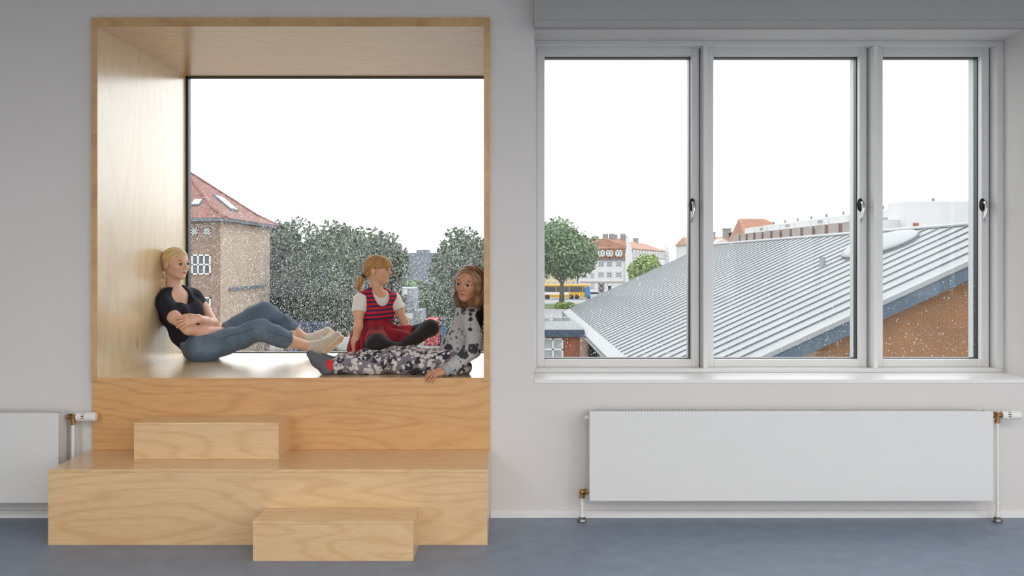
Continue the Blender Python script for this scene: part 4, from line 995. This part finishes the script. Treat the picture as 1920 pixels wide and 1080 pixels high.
def shoe(root, ankle, heel, toe, n_s, label):
    ankle, heel, toe, n_s = npv(ankle), npv(heel), npv(toe), unit(n_s); f = unit(toe-heel); n_s = unit(n_s-f*(n_s @ f)); sd = np.cross(f, n_s); Ls = np.linalg.norm(toe-heel)
    up = [Cone(heel+f*.02, heel+f*.45*Ls, .034, .036, .02, sd, 1.05), Cone(heel+f*.45*Ls, toe-f*.03, .034, .027, .02, sd, 1.4), Cone(ankle, heel+f*.05*Ls-n_s*.012, .036, .034, .02), Cone(ankle, heel+f*.4*Ls-n_s*.012, .033, .031, .025)]
    s_ = cloth('shoe', up, root, 'canvas_white', res=.004); s_['label'] = label
    o = n_s*.035
    cloth('sole', [Cone(heel+o, heel+f*.4*Ls+o, .0150, .0150, .01, sd, 2.5), Cone(heel+f*.4*Ls+o, toe-f*.035+o, .0150, .0150, .01, sd, 3.0), Cone(toe-f*.035+o, toe-f*.012+o*.9, .0150, .013, .01, sd, 2.3)], root, 'sole_white', res=.004, sub_of=s_)
    m = MB()
    for q in (.38, .5, .62):
        c = heel+f*q*Ls-n_s*(.040-.006*(q > .6)); m.tube([Vector(c-sd*.022+n_s*.006), Vector(c-n_s*.005), Vector(c+sd*.022+n_s*.006)], .0038, 6)
    c = heel+f*.36*Ls-n_s*.052
    for q in (-1, 1): m.tube([Vector(c), Vector(c+sd*q*.02-n_s*.012), Vector(c+sd*q*.034+n_s*.004), Vector(c+sd*q*.014+n_s*.006), Vector(c)], .0034, 6)
    q = m.build('laces', 'lace_white', smooth=True); q.parent = s_
def ear_gap(hd): return [ball_carve(hd.p(-.03, q*.40, -.06), npv((.105, .12, .145))*hd.h, hd.R) for q in (-1, 1)]
def person(label, loc): return thing('person', label, 'person', loc)

# ================================================================= girl in navy T-shirt and jeans
A = person('girl in navy T-shirt and cropped jeans leaning on the niche side, arms crossed', P(380, 676, 6.35))
a28 = math.radians(30)
hd = Head(P(331, 494, 6.33), (math.cos(a28), -math.sin(a28), -.04), (-.06, 0, 1), .205)
Lt = unit((.61, .79, .0)); Ft = unit((.79, -.61, .0))
neck = limb([hd.p(-.10, 0, -.22), P(324, 545, 6.38)], [.047, .050], .03)
torso = [Cone(P(326, 566, 6.385), P(336, 590, 6.375), .088, .090, .03, Lt, 1.42), Cone(P(336, 590, 6.375), P(354, 624, 6.37), .088, .080, .04, Lt, 1.35), Cone(P(354, 624, 6.37), P(372, 644, 6.37), .082, .095, .04, Lt, 1.3)]
shoulders = [Cone(P(310, 561, 6.27), P(330, 552, 6.38), .040, .045, .05), Cone(P(330, 552, 6.38), P(360, 553, 6.48), .045, .038, .05)]
bust = [Ell(P(340, 583, 6.27), (.05, .05, .05), None, .06), Ell(P(362, 580, 6.38), (.05, .05, .05), None, .06)]
armN = [P(303, 566, 6.25), P(326, 594, 6.20), P(353, 617, 6.175), P(384, 622, 6.25), P(408, 621, 6.355)]
armF = [P(366, 556, 6.50), P(385, 582, 6.49), P(400, 607, 6.40), P(386, 603, 6.27), P(372, 597, 6.15)]
rN, rF = [.044, .041, .036, .035, .025], [.042, .037, .034, .032, .024]
legN = [P(384, 653, 6.28), P(487, 619, 6.38), P(541, 639, 6.48), P(581, 650, 6.55)]
legF = [P(388, 650, 6.47), P(494, 585, 6.56), P(545, 616, 6.63), P(574, 636, 6.66)]
hips = [Cone(P(378, 652, 6.28), P(381, 650, 6.46), .094, .094, .05)]
bodyp = hd.prims()+neck+inflate(torso, -.008)+inflate(shoulders, -.004)+bust[:0]
bodyp += limb(armN, rN)+limb(armF, rF)+limb(legN, [.070, .050, .042, .032])+limb(legF, [.068, .050, .040, .031])+inflate(hips, -.012)
bodyp += hand(armF[-1], npv(P(342, 603, 6.115))-npv(armF[-1]), (-.15, .80, -.45), .165, 1, (.20, .32, .3), .22)
bodyp += hand(armN[-1], (.12, .95, -.12), (-.85, .3, .2), .15, -1)
for an, he, to in ((legN[-1], P(599, 655, 6.57), P(636, 624, 6.56)), (legF[-1], P(592, 640, 6.68), P(618, 616, 6.67))): bodyp += [Cone(an, he, .03, .026, .02), Cone(he, npv(he)*.3+npv(to)*.7, .024, .018, .02)]
skin_mesh(bodyp, hd, A, 'skin_fair'); hd.extras(A, 'iris', 'brow_sandy')
# T-shirt with scoop neck and short sleeves
def cutcone(pts, rad, t_end, e=.008, k=.03):
    """sleeve along a limb, cut square at fraction t_end of its first segments"""
    a, b = npv(pts[0]), npv(pts[1]); return Cone(a, a+(b-a)*t_end, rad[0]+e, rad[0]+(rad[1]-rad[0])*t_end+e+.003, k, cut_b=True)
ts = inflate(torso, .006)+inflate(shoulders, .005)+inflate(bust, .004)+[cutcone(armN, rN, .92), cutcone(armF, rF, .62)]
neck_c = ball_carve(npv(P(339, 549, 6.34))+Ft*.045, (.085, .080, .082), np.stack([Ft, Lt, V3(0, 0, 1)]))
cloth('t_shirt', ts, A, 'navy_jersey', waves(.0055, 28, 60, 3), [neck_c, halfspace(P(371, 646, 6.37), npv(P(352, 622, 6.37))-npv(P(372, 646, 6.37)))])
jl = [.092, .072, .066, .066]
jn = limb(legN[:2], [.094, .070], .05)+[Cone(legN[1], npv(legN[1]).tolist() and (npv(legN[1])*.42+npv(legN[3])*.58), .068, .064, .03, cut_b=True)]
jf = limb(legF[:2], [.090, .068], .05)+[Cone(legF[1], npv(legF[1])*.30+npv(legF[3])*.70, .066, .060, .03, cut_b=True)]
jw = [Cone(P(361, 632, 6.37), P(374, 648, 6.37), .088, .098, .04, Lt, 1.28)]
je = cloth('jeans', jn+jf+inflate(hips, .002)+jw, A, 'denim', waves(.0060, 22, 55, 5), [halfspace(P(360, 631, 6.37), npv(P(374, 650, 6.37))-npv(P(356, 624, 6.37))), seat_cut])
# frayed hems, side seam and waistband
g = np.random.default_rng(4)
for pts, q, r_ in ((legN, .58, .064), (legF, .70, .060)):
    m = MB(); a, b = npv(pts[1]), npv(pts[3]); c = a+(b-a)*q; ax_ = unit(b-a); e1 = unit(np.cross(ax_, V3(0, 1, 0))); e2 = np.cross(ax_, e1)
    for k in range(46):
        t = k/46*6.283; d = e1*math.cos(t)+e2*math.sin(t); s0 = c+d*(r_+.001)-ax_*.004; ln = .010+.020*g.random()
        m.tube([Vector(s0), Vector(s0+ax_*ln*.6+g.normal(size=3)*.002), Vector(s0+ax_*ln+g.normal(size=3)*.004)], [.0020, .0017, .0011], 4)
    fh = m.build('frayed_hem', 'lace_white'); fh.parent = je; fh['kind'] = 'stuff'
m = MB(); a, b = npv(legN[0]), npv(legN[1]); 
for (a, b, ra, rb) in ((npv(legN[0]), npv(legN[1]), .097, .0735), (npv(legN[1]), npv(legN[1])*.44+npv(legN[3])*.56, .0715, .0675)):
    ax_ = unit(b-a); d = unit(np.cross(ax_, np.cross(V3(0, -1, .30), ax_)))
    m.tube([Vector(a+(b-a)*t+d*(ra+(rb-ra)*t)) for t in np.linspace(.12, .97, 10)], .0016, 5)
q = m.build('side_seam', 'denim_dark'); q.parent = je
o = cloth('waistband', [Cone(P(361, 632, 6.37), P(366, 638.5, 6.37), .093, .096, .01, Lt, 1.28, True, True)], A, 'denim_dark', res=.004, it=1, sub_of=je)
shoe(A, legN[-1], P(600, 657, 6.57), P(639, 623, 6.56), (.70, -.34, -.55), 'off-white canvas sneaker with thick pale sole')
shoe(A, legF[-1], P(592, 643, 6.69), P(620, 614, 6.68), (.72, -.30, -.55), 'off-white canvas sneaker with thick pale sole')
# hair: drawn back to a plait
cap = [Ell(hd.p(-.085, 0, .135), npv((.462, .385, .385))*hd.h, hd.R, .02)]
sb = strand_back(hd, hd.p(-.46, 0, -.22), hd.p(.3, 0, .4)-hd.p(-.46, 0, -.22))
hr = hair_mesh('hair', cap+[Ell(hd.p(-.34, 0, -.10), npv((.16, .20, .20))*hd.h, hd.R, .03)], hd, A, 'hair_blond', sb, [halfspace(hd.p(.365, 0, .335), hd.U-.80*hd.F)]+ear_gap(hd))
br = [Cone(hd.p(-.40, 0, -.02), hd.p(-.36, -.01, -.26), .040, .022, .01)]; p0, p1, p2 = hd.p(-.36, -.02, -.24), npv(P(306, 532, 6.33)), npv(P(293, 548, 6.29))
for k in range(11):
    t = k/10; c = (1-t)**2*p0+2*t*(1-t)*p1+t*t*p2; br.append(Ell(c+hd.L*(.008 if k % 2 else -.008), npv((.019, .017, .017))*(1-.35*t), None, .004))
hair_mesh('plait', br, hd, A, 'hair_blond', sb, amp=.0006, res=.003)
part(MB().tube([Vector(p2)+Vector((.010, 0, .012)), Vector(p2)+Vector((-.002, 0, .002))], .0135, 12), 'hair_tie', 'hair_elastic', A, smooth=True)
hair_mesh('plait_end', [Cone(p2, p2+V3(-.015, -.02, -.016), .010, .013, .004)], hd, A, 'hair_blond', sb, amp=.0006, res=.003)

# ================================================================= girl in striped dress
B = person('girl in red striped dress and black tights sitting cross-legged by the pane', P(705, 670, 6.45))
hd = Head(P(709.5, 506, 6.46), (.975, -.2, .02), (0, 0, 1), .190)
Lt = unit((.85, .52, 0)); Ft = unit((.52, -.85, 0))
neck = limb([hd.p(-.12, 0, -.24), P(706, 552, 6.46)], [.040, .043], .03)
torso = [Cone(P(706, 567, 6.46), P(705, 590, 6.46), .070, .066, .03, Lt, 1.42), Cone(P(705, 590, 6.46), P(702, 632, 6.48), .066, .080, .04, Lt, 1.35)]
shoulders = [Cone(P(678, 559, 6.39), P(706, 552, 6.46), .032, .036, .04), Cone(P(706, 552, 6.46), P(735, 559, 6.52), .036, .032, .04)]
armN = [P(674, 563, 6.375), P(673, 587, 6.35), P(672, 612, 6.33), P(667, 640, 6.35), P(664, 660, 6.37)]
armF = [P(739, 562, 6.535), P(748, 582, 6.52), P(757, 601, 6.50), P(764, 616, 6.48), P(771, 629, 6.46)]
rA = [.036, .033, .028, .027, .021]
legN = [P(694, 650, 6.40), P(707, 645, 6.165), P(762, 664, 6.25)]
legF = [P(714, 648, 6.50), P(807, 615, 6.40), P(738, 663, 6.19)]
hips = [Cone(P(692, 646, 6.42), P(714, 646, 6.52), .088, .088, .05)]
bodyp = hd.prims()+neck+inflate(torso, -.008)+inflate(shoulders, -.004)+limb(armN, rA)+limb(armF, rA)+limb(legN, [.055, .045, .028])+limb(legF, [.055, .042, .028])+inflate(hips, -.02)
bodyp += hand(armN[-1], (-.35, -.45, -.28), (.1, -.1, -1), .135, 1, (.05, .08, .05), .14)+hand(armF[-1], (.25, -.3, -.85), (-.8, -.3, -.2), .135, -1)
skin_mesh(bodyp, hd, B, 'skin_light'); hd.extras(B, 'iris', 'brow_sandy')
cloth('t_shirt', inflate(torso[:1], .005)+inflate(shoulders, .006)+[cutcone(armN, rA, .92, .011), cutcone(armF, rA, .95, .011)], B, 'white_jersey', waves(.0028, 30, 65, 8),
      [ball_carve(npv(P(709, 547, 6.45))+Ft*.012, (.058, .052, .050), np.stack([Ft, Lt, V3(0, 0, 1)]))])
arm_holes = [ball_carve(npv(P(668, 570, 6.37))-Lt*.012, (.075, .048, .062), np.stack([Ft, Lt, V3(0, 0, 1)])), ball_carve(npv(P(744, 570, 6.54))+Lt*.012, (.075, .048, .062), np.stack([Ft, Lt, V3(0, 0, 1)]))]
bod = inflate(torso, .014)+inflate(shoulders, .014)
scoop = (.078, .064, .086)
dr = cloth('dress_bodice', bod, B, 'striped_knit', waves(.0015, 40, 70, 9), [ball_carve(npv(P(709, 553, 6.46))+Ft*.03, scoop, np.stack([Ft, Lt, V3(0, 0, 1)])), halfspace(P(705, 599, 6.46), (0, 0, 1))]+arm_holes, res=.004)
w0 = npv(P(704, 596, 6.46))
def skirt_fold(x, y, z):
    a = np.arctan2(y-w0[1], x-w0[0]); q = np.clip((w0[2]-z)/.12, .15, 1); return .0120*np.sin(a*15+2.2*np.sin(a*3)+12*z)*q
sk = [Cone(P(704, 597, 6.465), P(701, 625, 6.48), .082, .100, .03, Lt, 1.3), Cone(P(701, 630, 6.46), P(699, 655, 6.44), .105, .115, .05, Lt, 1.35),
      Cone(P(700, 636, 6.42), P(703, 644, 6.28), .088, .080, .05), Cone(P(712, 636, 6.47), P(768, 629, 6.42), .080, .066, .05), Cone(P(722, 644, 6.40), P(760, 642, 6.36), .055, .045, .05),
      Cone(P(690, 622, 6.52), P(668, 655, 6.50), .055, .055, .05)]
cloth('skirt', sk, B, 'velvet_red', skirt_fold, [halfspace(P(704, 598, 6.46), (0, 0, -1)), seat_cut], res=.0045)
ft = [Cone(legN[-1], P(790, 668, 6.30), .030, .022, .02), Cone(legF[-1], P(716, 668, 6.13), .030, .022, .02)]
cloth('tights', limb(legN, [.070, .062, .036], .03)+limb(legF, [.066, .052, .036], .03)+inflate(hips, -.01)+ft, B, 'black_knit', waves(.0012, 40, 80, 2), [seat_cut])
# hair with fringe and low ponytail
T = hd.p(-.50, 0, -.20); sb0 = strand_back(hd, T, hd.p(.25, 0, .35)-T)
def sbB(Vt):
    q = hd.local(Vt); st = sb0(Vt); az = np.arctan2(q[:, 1], q[:, 0]+.05); fr = np.stack([az*16, q[:, 2]*1.2, np.ones(len(q))*3], 1); w_ = np.clip((q[:, 0]-.02)*9, 0, 1)[:, None]; return st*(1-w_)+fr*w_
pl = lambda f, u, nf, nu: halfspace(hd.p(f, 0, u), nf*hd.F+nu*hd.U)
p1_, p2_ = pl(.1, .045, -.05, 1), pl(.10, .08, -.85, 1)
keep_or = lambda X, Y, Z: np.maximum(p1_(X, Y, Z), p2_(X, Y, Z))
hair_mesh('hair', [Ell(hd.p(-.06, 0, .13), npv((.478, .392, .392))*hd.h, hd.R, .02), Ell(hd.p(.14, 0, .14), npv((.30, .30, .26))*hd.h, hd.R, .03), Ell(hd.p(-.36, 0, -.08), npv((.17, .20, .19))*hd.h, hd.R, .03)], hd, B, 'hair_sandy', sbB, [keep_or]+ear_gap(hd), amp=.0018)
part(MB().tube([Vector(hd.p(-.50, -.03, -.19)), Vector(hd.p(-.57, -.05, -.24))], .017, 14), 'hair_tie', 'hair_elastic', B, smooth=True)
hair_mesh('ponytail', limb([hd.p(-.54, -.04, -.22), hd.p(-.66, -.10, -.36), hd.p(-.72, -.14, -.56), hd.p(-.70, -.14, -.72)], [.015, .024, .020, .008], .01), hd, B, 'hair_sandy', lambda Vt: np.stack([np.arctan2((Vt-hd.p(-.65, -.1, -.4)) @ hd.L, (Vt-hd.p(-.65, -.1, -.4)) @ hd.F)*7, Vt[:, 2]*8, Vt[:, 0]*0], 1), amp=.001, res=.003)

# ================================================================= girl in printed sweatshirt and trousers
Cg = person('girl in grey printed sweatshirt and floral trousers lying along the seat edge', P(850, 700, 5.60))
hd = Head(P(879, 531, 5.52), (-.40, -.91, -.08), (.14, 0, 1), .200)
Lt = unit((0, -1, 0)); Ft = unit((-1, 0, .3))
neck = limb([hd.p(-.12, 0, -.24), P(886, 582, 5.60)], [.042, .046], .03)
torso = [Cone(P(881, 598, 5.62), P(872, 622, 5.62), .078, .084, .03, Lt, 1.4), Cone(P(872, 622, 5.62), P(858, 652, 5.62), .084, .086, .04, Lt, 1.35), Cone(P(858, 652, 5.62), P(850, 676, 5.62), .084, .082, .04, Lt, 1.35)]
shoulders = [Cone(P(886, 594, 5.51), P(886, 584, 5.60), .038, .042, .04), Cone(P(886, 584, 5.60), P(876, 590, 5.72), .042, .036, .04)]
armN = [P(887, 596, 5.50), P(887, 628, 5.47), P(884, 658, 5.45), P(858, 680, 5.40), P(833, 695, 5.365)]
armF = [P(876, 592, 5.74), P(862, 625, 5.80), P(846, 655, 5.80), P(830, 668, 5.74), P(815, 672, 5.68)]
rA = [.042, .040, .036, .034, .024]
legN = [P(846, 683, 5.54), P(738, 679, 5.54), P(626, 686, 5.52)]
legF = [P(850, 678, 5.72), P(738, 671, 5.72), P(636, 679, 5.70)]
hips = [Cone(P(852, 682, 5.55), P(852, 680, 5.70), .078, .078, .05)]
bodyp = hd.prims()+neck+inflate(torso, -.014)+inflate(shoulders, -.006)+limb(armN, [x-.006 for x in rA[:-1]]+[.021])+limb(armF, [x-.006 for x in rA[:-1]]+[.021])+limb(legN, [.055, .045, .030])+limb(legF, [.055, .045, .030])+inflate(hips, -.02)
bodyp += hand(armN[-1], npv(P(806, 702, 5.325))-npv(armN[-1]), (-.05, .45, -.9), .140, 1, (.35, .55, .35), .22, per=((.30, .6, .35), (.35, .62, .35), (.42, .6, .3), (.5, .6, .3)))
bodyp += hand(armF[-1], (-.9, -.1, -.3), (0, -.2, -1), .135, -1)
for an, he, to in ((legN[-1], P(613, 693, 5.515), P(584, 665, 5.50)), (legF[-1], P(626, 690, 5.70), P(604, 668, 5.69))): bodyp += [Cone(an, he, .026, .024, .02), Cone(he, to, .022, .016, .02)]
skin_mesh(bodyp, hd, Cg, 'skin_tan'); hd.extras(Cg, 'iris_brown', 'brow_brown')
sw = inflate(torso, .004, .04)+inflate(shoulders, .009)+limb(armN[:4], [.050, .047, .044, .042], .03)+[Cone(armN[3], npv(armN[3])*.45+npv(armN[4])*.55, .042, .038, .02)]+limb(armF[:4], [.048, .045, .042, .038], .03)+[Cone(armF[3], armF[4], .038, .032, .02)]
Vt, Fq = surface(sw, .0046, waves(.0070, 26, 60, 12), [ball_carve(npv(P(881, 575, 5.58)), (.052, .056, .042)), halfspace(P(848, 678, 5.62), npv(P(862, 645, 5.62))-npv(P(848, 678, 5.62))) if False else seat_cut]); Vt = relax(Vt, Fq, 2, .4)
so = quads('sweatshirt', Vt, Fq, ['animal_print', 'back_black'], Cg)
n_ = np.cross(Vt[Fq[:, 2]]-Vt[Fq[:, 0]], Vt[Fq[:, 3]]-Vt[Fq[:, 1]]); n_ /= np.linalg.norm(n_, axis=1)[:, None]+1e-12; cen = Vt[Fq].mean(1)
so.data.polygons.foreach_set('material_index', ((n_[:, 0] > .62) & (n_[:, 1] > -.75) & (cen[:, 1] > 5.45)).astype(np.int32))
a, b = npv(armN[3]), npv(armN[4])
cloth('cuff', [Cone(a+(b-a)*.55, b+unit(b-a)*.008, .036, .032, .01, None, 1, True, True)], Cg, 'cuff_grey', None, res=.0036, it=1, sub_of=so)
trn = limb(legN[:2], [.082, .070], .04)+[Cone(legN[1], npv(legN[2])+unit(npv(legN[2])-npv(legN[1]))*.005, .068, .050, .03, cut_b=True)]
trf = limb(legF[:2], [.078, .064], .04)+[Cone(legF[1], legF[2], .064, .048, .03, cut_b=True)]
cloth('trousers', trn+trf+inflate(hips, .006), Cg, 'daisy_print', waves(.0080, 24, 60, 15), [seat_cut])
for an, he, to in ((legN[-1], P(612, 692, 5.515), P(582, 664, 5.50)), (legF[-1], P(626, 690, 5.70), P(604, 668, 5.69))):
    an, he, to = npv(an), npv(he), npv(to)
    sk_ = cloth('sock', [Cone(an+V3(.02, 0, 0), he, .037, .034, .03), Cone(he, he*.4+to*.6, .035, .033, .02, (0, 1, 0), 1.1), Cone(he*.4+to*.6, to, .032, .022, .02, (0, 1, 0), 1.35), Cone(an, he*.5+to*.5, .034, .033, .02)], Cg, 'sock_grey', None, [seat_cut], res=.004)
    cloth('heel_patch', [Ell(npv((he*.55+an*.45))+V3(.004, -.027, .014), (.027, .017, .036), None, .01)], Cg, 'sock_red', None, res=.003, sub_of=sk_)
# hair: parted, falling on both sides of the face
def sbC(Vt):
    q = hd.local(Vt); az = np.arctan2(q[:, 1]-.06, np.abs(q[:, 0]+.1)+.05); return np.stack([q[:, 0]*11+np.sin(q[:, 2]*6)*.6, q[:, 2]*1.5, az], 1)
face_cut = ball_carve(hd.p(.44, .02, -.10), npv((.42, .325, .46))*hd.h, hd.R)
curt = []
curt += limb([hd.p(.08, .34, .12), hd.p(.05, .38, -.15), hd.p(.03, .38, -.42), hd.p(.05, .34, -.62)], [.030, .028, .026, .012], .03)
curt += limb([hd.p(-.02, -.32, .10), hd.p(-.10, -.34, -.20), hd.p(-.06, -.33, -.45), hd.p(.02, -.30, -.68)], [.022, .020, .022, .010], .03)
curt += [Cone(hd.p(-.25, 0, .0), hd.p(-.28, 0, -.60), .075, .055, .04, hd.L, 1.25)]
hair_mesh('hair', [Ell(hd.p(-.08, 0, .13), npv((.465, .375, .385))*hd.h, hd.R, .02)]+curt, hd, Cg, 'hair_brown', sbC, [face_cut], amp=.0018)
